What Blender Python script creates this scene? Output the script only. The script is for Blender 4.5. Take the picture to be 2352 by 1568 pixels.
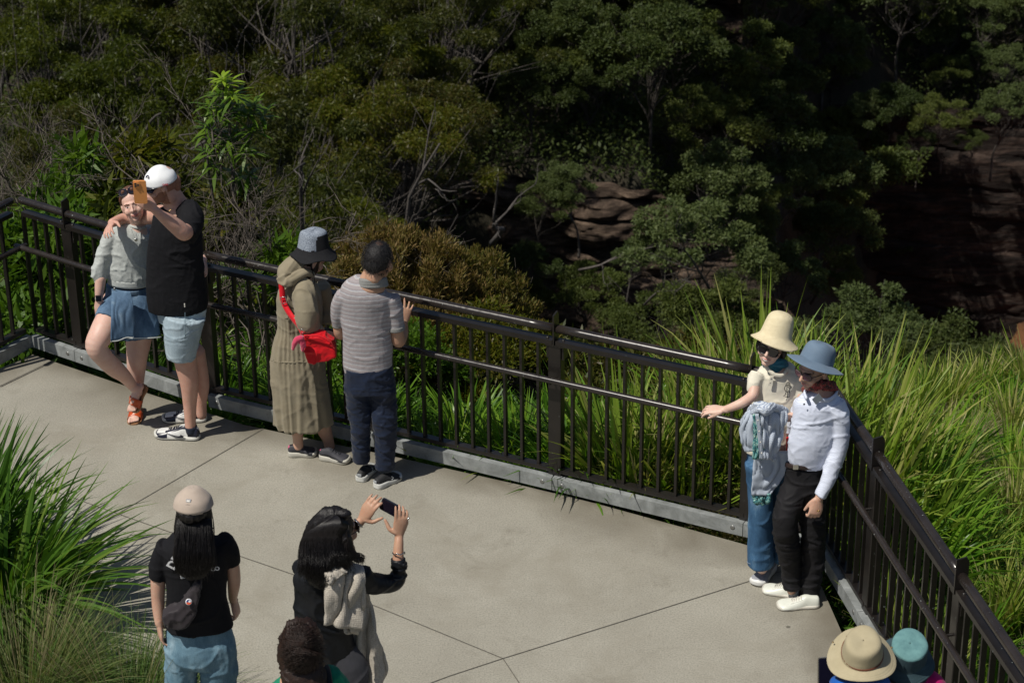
import bpy, math, random
import numpy as np
from mathutils import Vector, Matrix
R = math.radians
random.seed(7); rng = np.random.default_rng(7)
for o in list(bpy.data.objects): bpy.data.objects.remove(o)
SC = bpy.context.scene
COL = SC.collection
# ------------------------------------------------------------------ camera
F_PX, CAM_H = 2327.0, 7.5           # focal length in pixels of a 1024 wide picture, height above the deck
_d = np.array([51.0, -4660.0, -F_PX]); _d /= np.linalg.norm(_d)
_up = -_d; _fw = np.array([0, 0, -1.0]); _fh = _fw - _up*np.dot(_fw, _up); _fh /= np.linalg.norm(_fh)
_rt = np.cross(_fh, _up); CM = np.array([_rt, _fh, _up])
cam_data = bpy.data.cameras.new('camera'); cam = bpy.data.objects.new('camera', cam_data); COL.objects.link(cam)
m4 = Matrix.Identity(4)
for i in range(3):
    for j in range(3): m4[i][j] = CM[i][j]
m4[2][3] = CAM_H
cam.matrix_world = m4
cam_data.sensor_width = 36; cam_data.lens = F_PX/1024*36; cam_data.clip_start = .1; cam_data.clip_end = 2000
cam_data.dof.use_dof = True; cam_data.dof.focus_distance = 14.6; cam_data.dof.aperture_fstop = 6.3
SC.camera = cam
# ------------------------------------------------------------------ light
SUN_EL, SUN_AZ = 59, 33              # shadows fall to the right and away from the camera
sv = Vector((-math.cos(R(SUN_EL))*math.cos(R(SUN_AZ)), -math.cos(R(SUN_EL))*math.sin(R(SUN_AZ)), math.sin(R(SUN_EL))))
sl = bpy.data.lights.new('sun', 'SUN'); sl.energy = 4.5; sl.angle = R(.53); sl.color = (1, .955, .86)
so = bpy.data.objects.new('sun', sl); COL.objects.link(so); so.rotation_euler = sv.to_track_quat('Z', 'Y').to_euler(); so.location = (-10, -6, 30)
W = bpy.data.worlds.new('World'); SC.world = W; W.use_nodes = True
nt = W.node_tree; sky = nt.nodes.new('ShaderNodeTexSky'); sky.sky_type = 'NISHITA'; sky.sun_disc = False
sky.sun_elevation = R(SUN_EL); sky.sun_rotation = math.atan2(sv.x, sv.y)
bg = nt.nodes['Background']; bg.inputs[1].default_value = .06; nt.links.new(sky.outputs[0], bg.inputs[0])
SC.view_settings.view_transform = 'Standard'; SC.view_settings.look = 'None'; SC.view_settings.exposure = 0; SC.view_settings.gamma = 1
# ------------------------------------------------------------------ measuring helpers (turn a sighting into a point of the place)
KK = 1024/2352; C0 = np.array([0, 0, CAM_H])
def ray(px, py): return CM @ np.array([(px-1176)*KK, -(py-784)*KK, -F_PX])
def PZ(px, py, z=0.):
    r = ray(px, py); return C0 + r*((z-CAM_H)/r[2])
def P(px, py, Y):
    r = ray(px, py); return C0 + r*(Y/r[1])
def mpp(p): return KK*float(-(CM.T @ (np.array(p)-C0))[2])/F_PX
# ------------------------------------------------------------------ noise
def vnoise(p, seed=0):
    p = np.asarray(p, float); i = np.floor(p).astype(np.int64); f = p-i; f = f*f*(3-2*f)
    def h(a):
        n = (a[:, 0]*73856093 ^ a[:, 1]*19349663 ^ a[:, 2]*83492791 ^ (seed*2654435761 & 0xffffffff)) & 0xffffffff
        n = (n ^ (n >> 13))*1274126177 & 0xffffffff; n = (n ^ (n >> 16))*2246822519 & 0xffffffff
        return ((n ^ (n >> 15)) & 0xffff)/65535.
    out = 0
    for dx in (0, 1):
        for dy in (0, 1):
            for dz in (0, 1):
                w = (f[:, 0] if dx else 1-f[:, 0])*(f[:, 1] if dy else 1-f[:, 1])*(f[:, 2] if dz else 1-f[:, 2])
                out = out + w*h(i+np.array([dx, dy, dz]))
    return out*2-1
# ------------------------------------------------------------------ materials
def newmat(name):
    m = bpy.data.materials.new(name); m.use_nodes = True; return m, m.node_tree, m.node_tree.nodes['Principled BSDF']
def N(t, typ, **kw):
    n = t.nodes.new('ShaderNode'+typ)
    for k, v in kw.items():
        if k.startswith('_'): n.inputs[k[1:].replace('_', ' ')].default_value = v
        else: setattr(n, k, v)
    return n
def L(t, a, b): t.links.new(a, b)
def coords(t, kind='Object', scale=(1, 1, 1), rot=(0, 0, 0)):
    tc = N(t, 'TexCoord'); mp = N(t, 'Mapping'); mp.inputs['Scale'].default_value = scale; mp.inputs['Rotation'].default_value = rot
    L(t, tc.outputs[kind], mp.inputs[0]); return mp.outputs[0]
def ramp(t, fac, stops):
    r = N(t, 'ValToRGB'); e = r.color_ramp.elements
    while len(e) < len(stops): e.new(.5)
    for k, (p_, c) in zip(e, stops): k.position = p_; k.color = (*c, 1) if len(c) == 3 else c
    L(t, fac, r.inputs[0]); return r.outputs[0]
def noise(t, vec, scale, detail=4, rough=.6, dist=0):
    n = N(t, 'TexNoise'); n.inputs['Scale'].default_value = scale; n.inputs['Detail'].default_value = detail
    n.inputs['Roughness'].default_value = rough; n.inputs['Distortion'].default_value = dist
    L(t, vec, n.inputs['Vector']); return n.outputs[0]
def bump(t, b, h, strength=.3, dist=.01, prev=None):
    n = N(t, 'Bump'); n.inputs['Strength'].default_value = strength; n.inputs['Distance'].default_value = dist
    L(t, h, n.inputs['Height'])
    if prev: L(t, prev, n.inputs['Normal'])
    L(t, n.outputs[0], b.inputs['Normal']); return n.outputs[0]
def mixc(t, fac, a, b, mode='MIX'):
    n = N(t, 'Mix', data_type='RGBA', blend_type=mode)
    for s, v in ((n.inputs[0], fac), (n.inputs[6], a), (n.inputs[7], b)):
        if hasattr(v, 'links'): L(t, v, s)
        elif isinstance(v, (int, float)): s.default_value = v
        else: s.default_value = (*v, 1)
    return n.outputs[2]
_M = {}
def M(name, col, col2=None, rough=.6, scale=30, metal=0, b=.15, bs=200, bd=.002, spec=.5, stretch=(1, 1, 1), sss=0, coat=0, sheen=0):
    if name in _M: return _M[name]
    m, t, p = newmat(name); v = coords(t, scale=stretch)
    c2 = col2 or tuple(c*.8 for c in col)
    L(t, ramp(t, noise(t, v, scale), [(.3, c2), (.7, col)]), p.inputs['Base Color'])
    p.inputs['Roughness'].default_value = rough; p.inputs['Metallic'].default_value = metal
    p.inputs['Specular IOR Level'].default_value = spec; p.inputs['Coat Weight'].default_value = coat
    p.inputs['Sheen Weight'].default_value = sheen
    if sss:
        p.inputs['Subsurface Weight'].default_value = sss; p.inputs['Subsurface Radius'].default_value = (1, .35, .2); p.inputs['Subsurface Scale'].default_value = .008
    if b: bump(t, p, noise(t, v, bs, 3), b, bd)
    _M[name] = m; return m
def skin(name, c):
    return M(name, c, tuple(a*k for a, k in zip(c, (.93, .84, .82))), rough=.5, scale=25, b=.08, bs=300, sss=.12, spec=.4)
def cloth(name, c, c2=None, scale=40, b=.35, bs=420, rough=.85, stretch=(1, 1, 1), sheen=.1): return M(name, c, c2, rough=rough, scale=scale, b=b, bs=bs, bd=.0015, stretch=stretch, sheen=sheen, spec=.2)
def stripes(name, base, bands, period, axis='Z', warp=.004, rot=(0, 0, 0)):
    """bands: list of (position 0..1, colour) with constant steps, repeated every `period` metres"""
    m, t, p = newmat(name); v = coords(t, rot=rot); s = N(t, 'SeparateXYZ'); L(t, v, s.inputs[0])
    w = noise(t, v, 6, 2); a = N(t, 'Math', operation='MULTIPLY_ADD'); L(t, w, a.inputs[0]); a.inputs[1].default_value = warp*8; L(t, s.outputs[axis], a.inputs[2])
    d = N(t, 'Math', operation='DIVIDE'); L(t, a.outputs[0], d.inputs[0]); d.inputs[1].default_value = period
    f = N(t, 'Math', operation='FRACT'); L(t, d.outputs[0], f.inputs[0])
    r = N(t, 'ValToRGB'); r.color_ramp.interpolation = 'CONSTANT'; e = r.color_ramp.elements
    while len(e) < len(bands): e.new(.5)
    for k, (p_, c) in zip(e, bands): k.position = p_; k.color = (*c, 1)
    L(t, f.outputs[0], r.inputs[0])
    L(t, mixc(t, .35, r.outputs[0], ramp(t, noise(t, v, 200, 3), [(.3, (.45,)*3), (.7, (1.,)*3)]), 'MULTIPLY'), p.inputs['Base Color'])
    p.inputs['Roughness'].default_value = .85; p.inputs['Specular IOR Level'].default_value = .2
    bump(t, p, noise(t, v, 400, 2), .3, .0015); return m
def denim(name, a, b_, worn):
    m, t, p = newmat(name); v = coords(t); v2 = coords(t, scale=(1, 1, .35))
    c = ramp(t, noise(t, v2, 9, 5, .65), [(.32, a), (.55, b_), (.74, worn)])
    c = mixc(t, .5, c, ramp(t, noise(t, v, 260, 3), [(.3, (.5,)*3), (.7, (1.15,)*3)]), 'MULTIPLY')
    L(t, c, p.inputs['Base Color']); p.inputs['Roughness'].default_value = .9; p.inputs['Specular IOR Level'].default_value = .15
    bump(t, p, noise(t, v, 350, 2), .35, .002); return m
def leafmat(name, cols, rough=.42, trans=.3, spec=.25):
    m, t, p = newmat(name); g = N(t, 'NewGeometry'); oi = N(t, 'ObjectInfo')
    a = N(t, 'Math', operation='MULTIPLY_ADD'); L(t, oi.outputs['Random'], a.inputs[0]); a.inputs[1].default_value = .45; 
    b2 = N(t, 'Math', operation='MULTIPLY'); L(t, g.outputs['Random Per Island'], b2.inputs[0]); b2.inputs[1].default_value = .55; L(t, b2.outputs[0], a.inputs[2])
    n = len(cols); c = ramp(t, a.outputs[0], [(i/max(1, n-1), k) for i, k in enumerate(cols)])
    L(t, c, p.inputs['Base Color']); p.inputs['Roughness'].default_value = rough; p.inputs['Specular IOR Level'].default_value = spec
    tr = N(t, 'BsdfTranslucent'); L(t, mixc(t, 1., c, (1.3, 1.35, .55), 'MULTIPLY'), tr.inputs[0])
    mx = N(t, 'MixShader'); mx.inputs[0].default_value = trans; L(t, p.outputs[0], mx.inputs[1]); L(t, tr.outputs[0], mx.inputs[2])
    L(t, mx.outputs[0], t.nodes['Material Output'].inputs[0]); return m
# ------------------------------------------------------------------ mesh building
class Geo:
    def __init__(s): s.V = []; s.F = []; s.m = []
    def add(s, V, Fc, mi=0):
        o = len(s.V); s.V.extend(map(tuple, V)); s.F.extend([tuple(i+o for i in f) for f in Fc]); s.m.extend([mi]*len(Fc)); return s
def mk(name, g, mats, parent=None, smooth=True, base=None, mi=None):
    me = bpy.data.meshes.new(name)
    V = np.array(g.V, float) if isinstance(g, Geo) else np.array(g[0], float)
    Fc = g.F if isinstance(g, Geo) else g[1]
    off = np.array(parent.location) if parent is not None else (np.array(base) if base is not None else np.zeros(3))
    if parent is not None and parent.parent is not None: off = off + np.array(parent.parent.location)
    me.from_pydata((V-off).tolist(), [], Fc); 
    for m in (mats if isinstance(mats, (list, tuple)) else [mats]): me.materials.append(m)
    mm = mi if mi is not None else (g.m if isinstance(g, Geo) else None)
    if mm is not None and len(mm): me.polygons.foreach_set('material_index', np.array(mm, dtype=np.int32))
    me.polygons.foreach_set('use_smooth', [smooth]*len(me.polygons)); me.update()
    o = bpy.data.objects.new(name, me); COL.objects.link(o)
    if parent is not None: o.parent = parent
    elif base is not None: o.location = tuple(base)
    return o
def quads(name, V, mats, parent=None, base=(0, 0, 0), mi=None, smooth=False):
    """V: (n,4,3) separate quads, built fast"""
    V = np.asarray(V, float); n = len(V); me = bpy.data.meshes.new(name)
    me.vertices.add(n*4); me.vertices.foreach_set('co', (V-np.array(base)).reshape(-1)); me.loops.add(n*4)
    me.loops.foreach_set('vertex_index', np.arange(n*4, dtype=np.int32)); me.polygons.add(n)
    me.polygons.foreach_set('loop_start', np.arange(0, n*4, 4, dtype=np.int32))
    for m in (mats if isinstance(mats, (list, tuple)) else [mats]): me.materials.append(m)
    if mi is not None: me.polygons.foreach_set('material_index', np.asarray(mi, dtype=np.int32))
    me.update(calc_edges=True); o = bpy.data.objects.new(name, me); COL.objects.link(o)
    if parent is not None: o.parent = parent
    return o
def strips(name, V, mats, parent=None, base=(0, 0, 0), mi=None):
    """V: (n,k,2,3) blades of k cross pairs"""
    V = np.asarray(V, float); n, k = V.shape[:2]; me = bpy.data.meshes.new(name)
    me.vertices.add(n*k*2); me.vertices.foreach_set('co', (V-np.array(base)).reshape(-1))
    a = (np.arange(n)[:, None]*k+np.arange(k-1)[None])*2
    q = np.stack([a, a+1, a+3, a+2], -1).reshape(-1, 4); nf = len(q)
    me.loops.add(nf*4); me.loops.foreach_set('vertex_index', q.reshape(-1).astype(np.int32)); me.polygons.add(nf)
    me.polygons.foreach_set('loop_start', np.arange(0, nf*4, 4, dtype=np.int32))
    for m in (mats if isinstance(mats, (list, tuple)) else [mats]): me.materials.append(m)
    if mi is not None: me.polygons.foreach_set('material_index', np.repeat(np.asarray(mi, dtype=np.int32), k-1))
    me.polygons.foreach_set('use_smooth', [True]*nf); me.update(calc_edges=True)
    o = bpy.data.objects.new(name, me); COL.objects.link(o)
    if parent is not None: o.parent = parent
    return o
def empty(name, loc, label=None, cat=None, group=None):
    o = bpy.data.objects.new(name, None); COL.objects.link(o); o.location = tuple(loc); o.empty_display_size = .2; tag(o, label, cat, group); return o
def tag(o, label=None, cat=None, group=None, kind=None):
    for k, v in (('label', label), ('category', cat), ('group', group), ('kind', kind)):
        if v: o[k] = v
    return o
def nrm(v): v = np.asarray(v, float); return v/(np.linalg.norm(v)+1e-12)
def catmull(A, sub):
    A = np.asarray(A, float)
    if sub <= 1 or len(A) < 3: 
        if sub <= 1: return A
    E_ = np.vstack([2*A[0]-A[1], A, 2*A[-1]-A[-2]]); out = []
    for i in range(1, len(E_)-2):
        p0, p1, p2, p3 = E_[i-1:i+3]
        for k in range(sub):
            t = k/sub; out.append(.5*((2*p1)+(-p0+p2)*t+(2*p0-5*p1+4*p2-p3)*t*t+(-p0+3*p1-3*p2+p3)*t**3))
    out.append(A[-1]); return np.array(out)
def tube(pts, rad, n=12, ratio=1., side=None, sub=4, cap='round'):
    """closed swept tube; rad scalar list; ratio = depth/side radius (scalar or list)"""
    pts = np.asarray(pts, float); rad = np.ones(len(pts))*np.asarray(rad, float); rt = np.ones(len(pts))*np.asarray(ratio, float)
    A = catmull(np.column_stack([pts, rad, rt]), sub); pts = A[:, :3]; rad = np.maximum(A[:, 3], 1e-4); rt = A[:, 4]
    T = np.gradient(pts, axis=0); T /= (np.linalg.norm(T, axis=1)[:, None]+1e-12)
    if side is None:
        m = np.mean(np.abs(T), axis=0); side = np.eye(3)[int(np.argmin(m))]
    if cap == 'round':
        for end in (0, 1):
            p0, t0, r0, q0 = (pts[0], -T[0], rad[0], rt[0]) if not end else (pts[-1], T[-1], rad[-1], rt[-1])
            a = [R(25), R(50), R(75)]; h = r0*min(1, q0)
            ex = [(p0+t0*h*math.sin(x), r0*math.cos(x)) for x in a]
            E1 = np.array([e[0] for e in ex]); E2 = np.array([e[1] for e in ex])
            if not end: pts = np.vstack([E1[::-1], pts]); rad = np.r_[E2[::-1], rad]; T = np.vstack([np.tile(T[0], (3, 1)), T]); rt = np.r_[[q0]*3, rt]
            else: pts = np.vstack([pts, E1]); rad = np.r_[rad, E2]; T = np.vstack([T, np.tile(T[-1], (3, 1))]); rt = np.r_[rt, [q0]*3]
    V = []; Fc = []; ang = np.arange(n)*2*math.pi/n
    for p_, t_, r_, q_ in zip(pts, T, rad, rt):
        u = np.array(side, float)-t_*np.dot(side, t_); 
        if np.linalg.norm(u) < 1e-3: u = np.array([0, 1., 0])-t_*t_[1]
        u = nrm(u); w = np.cross(t_, u)
        V.extend(p_+r_*(np.cos(a)*u+np.sin(a)*w*q_) for a in ang)
    k = len(pts)
    for i in range(k-1):
        for j in range(n): Fc.append((i*n+j, i*n+(j+1) % n, (i+1)*n+(j+1) % n, (i+1)*n+j))
    Fc.append(tuple(range(n-1, -1, -1))); Fc.append(tuple(range((k-1)*n, k*n)))
    return V, Fc
def ellipsoid(c, r, ax=None, nu=14, nv=9):
    ax = np.eye(3) if ax is None else np.array(ax); V = [np.array(c)+ax[2]*r[2]]; Fc = []
    for i in range(1, nv):
        th = math.pi*i/nv
        for j in range(nu):
            ph = 2*math.pi*j/nu; V.append(np.array(c)+r[0]*math.sin(th)*math.cos(ph)*ax[0]+r[1]*math.sin(th)*math.sin(ph)*ax[1]+r[2]*math.cos(th)*ax[2])
    V.append(np.array(c)-ax[2]*r[2])
    for j in range(nu): Fc.append((0, 1+j, 1+(j+1) % nu)); Fc.append((len(V)-1, 1+(nv-2)*nu+(j+1) % nu, 1+(nv-2)*nu+j))
    for i in range(nv-2):
        for j in range(nu): a = 1+i*nu; Fc.append((a+j, a+nu+j, a+nu+(j+1) % nu, a+(j+1) % nu))
    return V, Fc
def box(c, h, ax=None, bevel=0):
    ax = np.eye(3) if ax is None else np.array(ax, float); c = np.array(c, float)
    if not bevel:
        V = [c+ax[0]*h[0]*x+ax[1]*h[1]*y+ax[2]*h[2]*z for x in (-1, 1) for y in (-1, 1) for z in (-1, 1)]
        return V, [(0, 1, 3, 2), (4, 6, 7, 5), (0, 4, 5, 1), (2, 3, 7, 6), (0, 2, 6, 4), (1, 5, 7, 3)]
    b = bevel; V = []; X, Y = h[0], h[1]
    o = [(X-b, -Y), (X, -Y+b), (X, Y-b), (X-b, Y), (-X+b, Y), (-X, Y-b), (-X, -Y+b), (-X+b, -Y)]
    for z in (-1, 1): V += [c+ax[0]*a+ax[1]*d+ax[2]*h[2]*z for a, d in o]
    Fc = [tuple(range(7, -1, -1)), tuple(range(8, 16))]+[(i, (i+1) % 8, 8+(i+1) % 8, 8+i) for i in range(8)]
    return V, Fc
def prism(poly, thick, axis):
    """poly: list of 3-D points; solid of given thickness along axis (both ways)"""
    P_ = [np.array(p) for p in poly]; a = nrm(axis)*thick/2; n = len(P_)
    V = [p-a for p in P_]+[p+a for p in P_]
    return V, [tuple(range(n-1, -1, -1)), tuple(range(n, 2*n))]+[(i, (i+1) % n, n+(i+1) % n, n+i) for i in range(n)]
def lathe(prof, c, ax, n=40, wob=None):
    V = []; Fc = []; c = np.array(c); k = len(prof)
    for i, (r, z) in enumerate(prof):
        for j in range(n):
            a = 2*math.pi*j/n; rr, zz = (r, z) if wob is None else wob(r, z, a, i/(k-1))
            V.append(c+ax[0]*rr*math.cos(a)+ax[1]*rr*math.sin(a)+ax[2]*zz)
    for i in range(k-1):
        for j in range(n): Fc.append((i*n+j, i*n+(j+1) % n, (i+1)*n+(j+1) % n, (i+1)*n+j))
    return V, Fc
def fuse(g, voxel, smooth=3, fac=.5, folds=(), seed=0, drop=None, pleat=None):
    """union of closed shapes as ONE continuous surface; folds: (amplitude, (sx,sy,sz)) cloth relief"""
    me = bpy.data.meshes.new('tmp'); me.from_pydata([tuple(v) for v in g.V], [], g.F); o = bpy.data.objects.new('tmp', me); COL.objects.link(o)
    r = o.modifiers.new('r', 'REMESH'); r.mode = 'VOXEL'; r.voxel_size = voxel; r.adaptivity = 0
    if smooth: s = o.modifiers.new('s', 'SMOOTH'); s.iterations = smooth; s.factor = fac
    dg = bpy.context.evaluated_depsgraph_get(); dg.update(); e = o.evaluated_get(dg); m2 = e.to_mesh()
    n = len(m2.vertices); V = np.empty(n*3); m2.vertices.foreach_get('co', V); V = V.reshape(-1, 3)
    Nn = np.empty(n*3); m2.vertex_normals.foreach_get('vector', Nn); Nn = Nn.reshape(-1, 3)
    Fc = [tuple(p.vertices) for p in m2.polygons]; e.to_mesh_clear(); bpy.data.objects.remove(o); bpy.data.meshes.remove(me)
    if drop is not None: V = drop(V)
    for k, (amp, sc) in enumerate(folds):
        q = V*np.array(sc); w = vnoise(q*.6+3, seed+9+k)
        n1 = vnoise(q+w[:, None]*1.3, seed+k); V = V+Nn*(amp*1.05*(1.5*np.clip(1-2.6*np.abs(n1), 0, 1)**2-.35+.35*n1)*(.65+.5*w))[:, None]
    if pleat: V = V+Nn*pleat(V)[:, None]
    return V, Fc
def setmat(Vf, fn):
    V, Fc = Vf; C = np.array([V[list(f)].mean(0) for f in Fc]); return fn(C)
# ================================================================== LARGE STRUCTURE
# deck outline (metres)
KL = [PZ(-60, 842, .12)[:2], PZ(71, 770, .12)[:2], PZ(472, 905, .12)[:2], np.array([1.825, 12.04]), np.array([1.983, 11.20])]
_dr = nrm(KL[4]-KL[3]); KL.append(KL[4]+_dr*1.3); KL.append(KL[4]+_dr*5)
KL = [np.array(k) for k in KL]
edge = [PZ(a, b)[:2] for a, b in ((-200, 905), (0, 846), (75, 814), (300, 890), (560, 975), (918, 1051), (1309, 1139), (1719, 1252))]
edge += [np.array([1.80, 11.93]), KL[4]+[-.1, 0], KL[5]+[-.1, 0], KL[6]+[-.1, 0]]
deck_poly = np.array(edge+[np.array([KL[6][0]-.1, -3]), np.array([-9, -3]), np.array([-9, edge[0][1]-2.0])])
def dist_poly(x, y):
    P_ = deck_poly; n = len(P_); best = np.full(x.shape, 1e9); ins = np.zeros(x.shape, bool)
    for i in range(n):
        a, b = P_[i], P_[(i+1) % n]; ab = b-a; t = np.clip(((x-a[0])*ab[0]+(y-a[1])*ab[1])/ab.dot(ab), 0, 1)
        best = np.minimum(best, np.hypot(x-a[0]-t*ab[0], y-a[1]-t*ab[1]))
        c = ((a[1] > y) != (b[1] > y)) & (x < (b[0]-a[0])*(y-a[1])/(b[1]-a[1]+1e-12)+a[0]); ins ^= c
    return np.where(ins, -best, best)
YK = [0, 40, 55, 70, 73, 85, 98, 102, 125, 160, 260, 900]; UK = [-1, -.06, -.01, .06, .115, .15, .185, .22, .26, 1]
_l = [-60, -20, -25, -26, -25.5, -22, -15, -12, -2, 12, 40, 180]; _m = [-60, -22, -28, -31, -23, -22, -18, -16, -8, 5, 35, 180]
TB = np.array([_l, _l, _m, _m, [-60, -23, -29, -34, -33, -29, -23, -20, -12, 0, 33, 180], [-60, -24, -30, -36, -36.5, -36, -35, -26, -18, -4, 30, 180],
               [-60, -24, -30, -36, -37, -40, -44, -31, -22, -8, 30, 180], [-60, -24, -30, -36, -37, -40, -44, -31, -22, -8, 30, 180]]+[[-60, -24, -30, -35, -36, -38.5, -41, -29, -20, -8, 30, 180]]*2, float)
def farz(x, y):
    u = np.clip(x/np.maximum(y, 1), -1, 1); Z = np.array([np.interp(y, YK, row) for row in TB]); i = np.clip(np.searchsorted(UK, u)-1, 0, len(UK)-2)
    U = np.array(UK); f = (u-U[i])/(U[i+1]-U[i]); f = np.clip(f, 0, 1); k = np.arange(len(u)); return Z[i, k]*(1-f)+Z[i+1, k]*f
def gz(x, y):
    x = np.atleast_1d(np.asarray(x, float)); y = np.atleast_1d(np.asarray(y, float)); d = dist_poly(x, y); fl = 1.9+4.6*np.clip((x-1.6)/1.6, 0, 1)+1.2*np.clip((-1-x)/1.5, 0, 1)
    near = np.where(d < 0, -.3, -.3-(.16+.12*np.clip((x-1.6)/1.6, 0, 1))*np.minimum(np.clip(d, 0, None), fl)-1.0*np.clip(d-fl, 0, None)); near = np.maximum(near, -70)
    f = farz(x, y); z = np.maximum(near, f); p = np.column_stack([x, y, 0*x])
    return z+vnoise(p*.9, 3)*.05*np.clip(d, 0, 1)+vnoise(p*.12, 4)*np.clip((d-5)/20, 0, 1)*1.2
# ground sheet
def axis_pts(a, lo, hi, c, fine): 
    out = [c]; s = fine
    while out[-1] < hi: out.append(out[-1]+s); s *= 1.045
    neg = [c]; s = fine
    while neg[-1] > lo: neg.append(neg[-1]-s); s *= 1.045
    return np.array(neg[::-1][:-1]+out)
gx = axis_pts(0, -420, 420, 0, .22); gy = axis_pts(0, -40, 700, 13, .22)
X, Y = np.meshgrid(gx, gy); Z = gz(X.ravel(), Y.ravel()); nx, ny = len(gx), len(gy)
Vt = np.column_stack([X.ravel(), Y.ravel(), Z]); Ft = [(j*nx+i, j*nx+i+1, (j+1)*nx+i+1, (j+1)*nx+i) for j in range(ny-1) for i in range(nx-1)]
mt, t, p = newmat('bush_soil'); v = coords(t, 'Object')
c = ramp(t, noise(t, v, .35, 8, .7), [(.3, (.012, .014, .007)), (.5, (.03, .026, .014)), (.72, (.055, .038, .022))])
oc = ramp(t, noise(t, v, .5, 6, .7), [(.35, (.09, .03, .010)), (.65, (.26, .10, .03))])
sp = N(t, 'SeparateXYZ'); L(t, v, sp.inputs[0]); dv = N(t, 'Math', operation='DIVIDE'); L(t, sp.outputs[0], dv.inputs[0]); L(t, sp.outputs[1], dv.inputs[1])
m1 = N(t, 'MapRange'); L(t, dv.outputs[0], m1.inputs[0]); m1.inputs[1].default_value = .165; m1.inputs[2].default_value = .20
m2 = N(t, 'MapRange'); L(t, sp.outputs[1], m2.inputs[0]); m2.inputs[1].default_value = 99.5; m2.inputs[2].default_value = 97
m3 = N(t, 'MapRange'); L(t, sp.outputs[1], m3.inputs[0]); m3.inputs[1].default_value = 60; m3.inputs[2].default_value = 72
mv = N(t, 'Math', operation='MULTIPLY'); L(t, m1.outputs[0], mv.inputs[0]); L(t, m3.outputs[0], mv.inputs[1])
mu = N(t, 'Math', operation='MULTIPLY'); L(t, mv.outputs[0], mu.inputs[0]); L(t, m2.outputs[0], mu.inputs[1])
L(t, mixc(t, mu.outputs[0], c, oc), p.inputs['Base Color']); p.inputs['Roughness'].default_value = .95; bump(t, p, noise(t, v, 3, 8, .7), .8, .3)
tag(mk('ground', (Vt, Ft), mt), kind='structure')
# deck slab
mc, t, p = newmat('concrete'); v = coords(t)
base = ramp(t, noise(t, v, .9, 6, .65), [(.28, (.245, .230, .192)), (.5, (.290, .274, .230)), (.75, (.345, .328, .280))])
spk = ramp(t, noise(t, v, 95, 3, .7), [(.34, (.72,)*3), (.5, (1,)*3), (.68, (1.18, 1.17, 1.15))])
base = mixc(t, .9, base, spk, 'MULTIPLY')
agg = N(t, 'TexVoronoi'); agg.inputs['Scale'].default_value = 60; L(t, v, agg.inputs['Vector'])
base = mixc(t, ramp(t, agg.outputs['Distance'], [(.05, (.45,)*3), (.16, (0,)*3)]), base, (.44, .42, .37))
st = ramp(t, noise(t, coords(t, scale=(1, 1, 1)), 2.6, 8, .75, 1.2), [(.55, (0,)*3), (.76, (.6,)*3)])
base = mixc(t, st, base, (.15, .135, .105))
base = mixc(t, ramp(t, noise(t, v, 1.3, 7, .7, .6), [(.48, (0,)*3), (.68, (.6,)*3)]), base, (.22, .20, .158))
sp2 = N(t, 'TexVoronoi'); sp2.inputs['Scale'].default_value = 2.1; L(t, v, sp2.inputs['Vector'])
base = mixc(t, ramp(t, sp2.outputs['Distance'], [(.022, (.8,)*3), (.034, (0,)*3)]), base, (.07, .065, .055))
at = N(t, 'Attribute', attribute_name='grime'); base = mixc(t, at.outputs['Fac'], base, (.115, .10, .075))
L(t, base, p.inputs['Base Color']); p.inputs['Roughness'].default_value = .92; p.inputs['Specular IOR Level'].default_value = .25
bump(t, p, noise(t, v, 130, 4, .7), .35, .004)
import bmesh
bm = bmesh.new(); vs = [bm.verts.new((q[0], q[1], 0)) for q in deck_poly]; bm.faces.new(vs)
bmesh.ops.triangulate(bm, faces=bm.faces[:])
for xx in np.arange(-4.6, 2.6, .1):
    g_ = bm.verts[:]+bm.edges[:]+bm.faces[:]; bmesh.ops.bisect_plane(bm, geom=g_, plane_co=(xx, 0, 0), plane_no=(1, 0, 0))
for yy in np.arange(8.8, 15.3, .1):
    g_ = bm.verts[:]+bm.edges[:]+bm.faces[:]; bmesh.ops.bisect_plane(bm, geom=g_, plane_co=(0, yy, 0), plane_no=(0, 1, 0))
me = bpy.data.meshes.new('deck'); bm.to_mesh(me); bm.free()
n = len(me.vertices); V = np.empty(n*3); me.vertices.foreach_get('co', V); V = V.reshape(-1, 3); dd = -dist_poly(V[:, 0], V[:, 1])
at_ = me.attributes.new('grime', 'FLOAT', 'POINT'); w = vnoise(V*3.3, 5)*.5+.5; w2 = vnoise(V*11, 6)*.5+.5
at_.data.foreach_set('value', np.clip((1-dd/(.10+.50*w))*1.0, 0, 1)*(.45+.55*w2)); me.materials.append(mc)
dk = bpy.data.objects.new('pavement', me); COL.objects.link(dk); tag(dk, kind='structure')
if me.polygons[0].normal.z < 0: me.flip_normals()
g = Geo(); nn = len(deck_poly); dp = [(*q, -.003) for q in deck_poly]; db = [(*q, -.35) for q in deck_poly]; g.add(dp+db, [(i, (i+1) % nn, nn+(i+1) % nn, nn+i) for i in range(nn)])
tag(mk('pavement_edge', g, mc, smooth=False), kind='structure')
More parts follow.
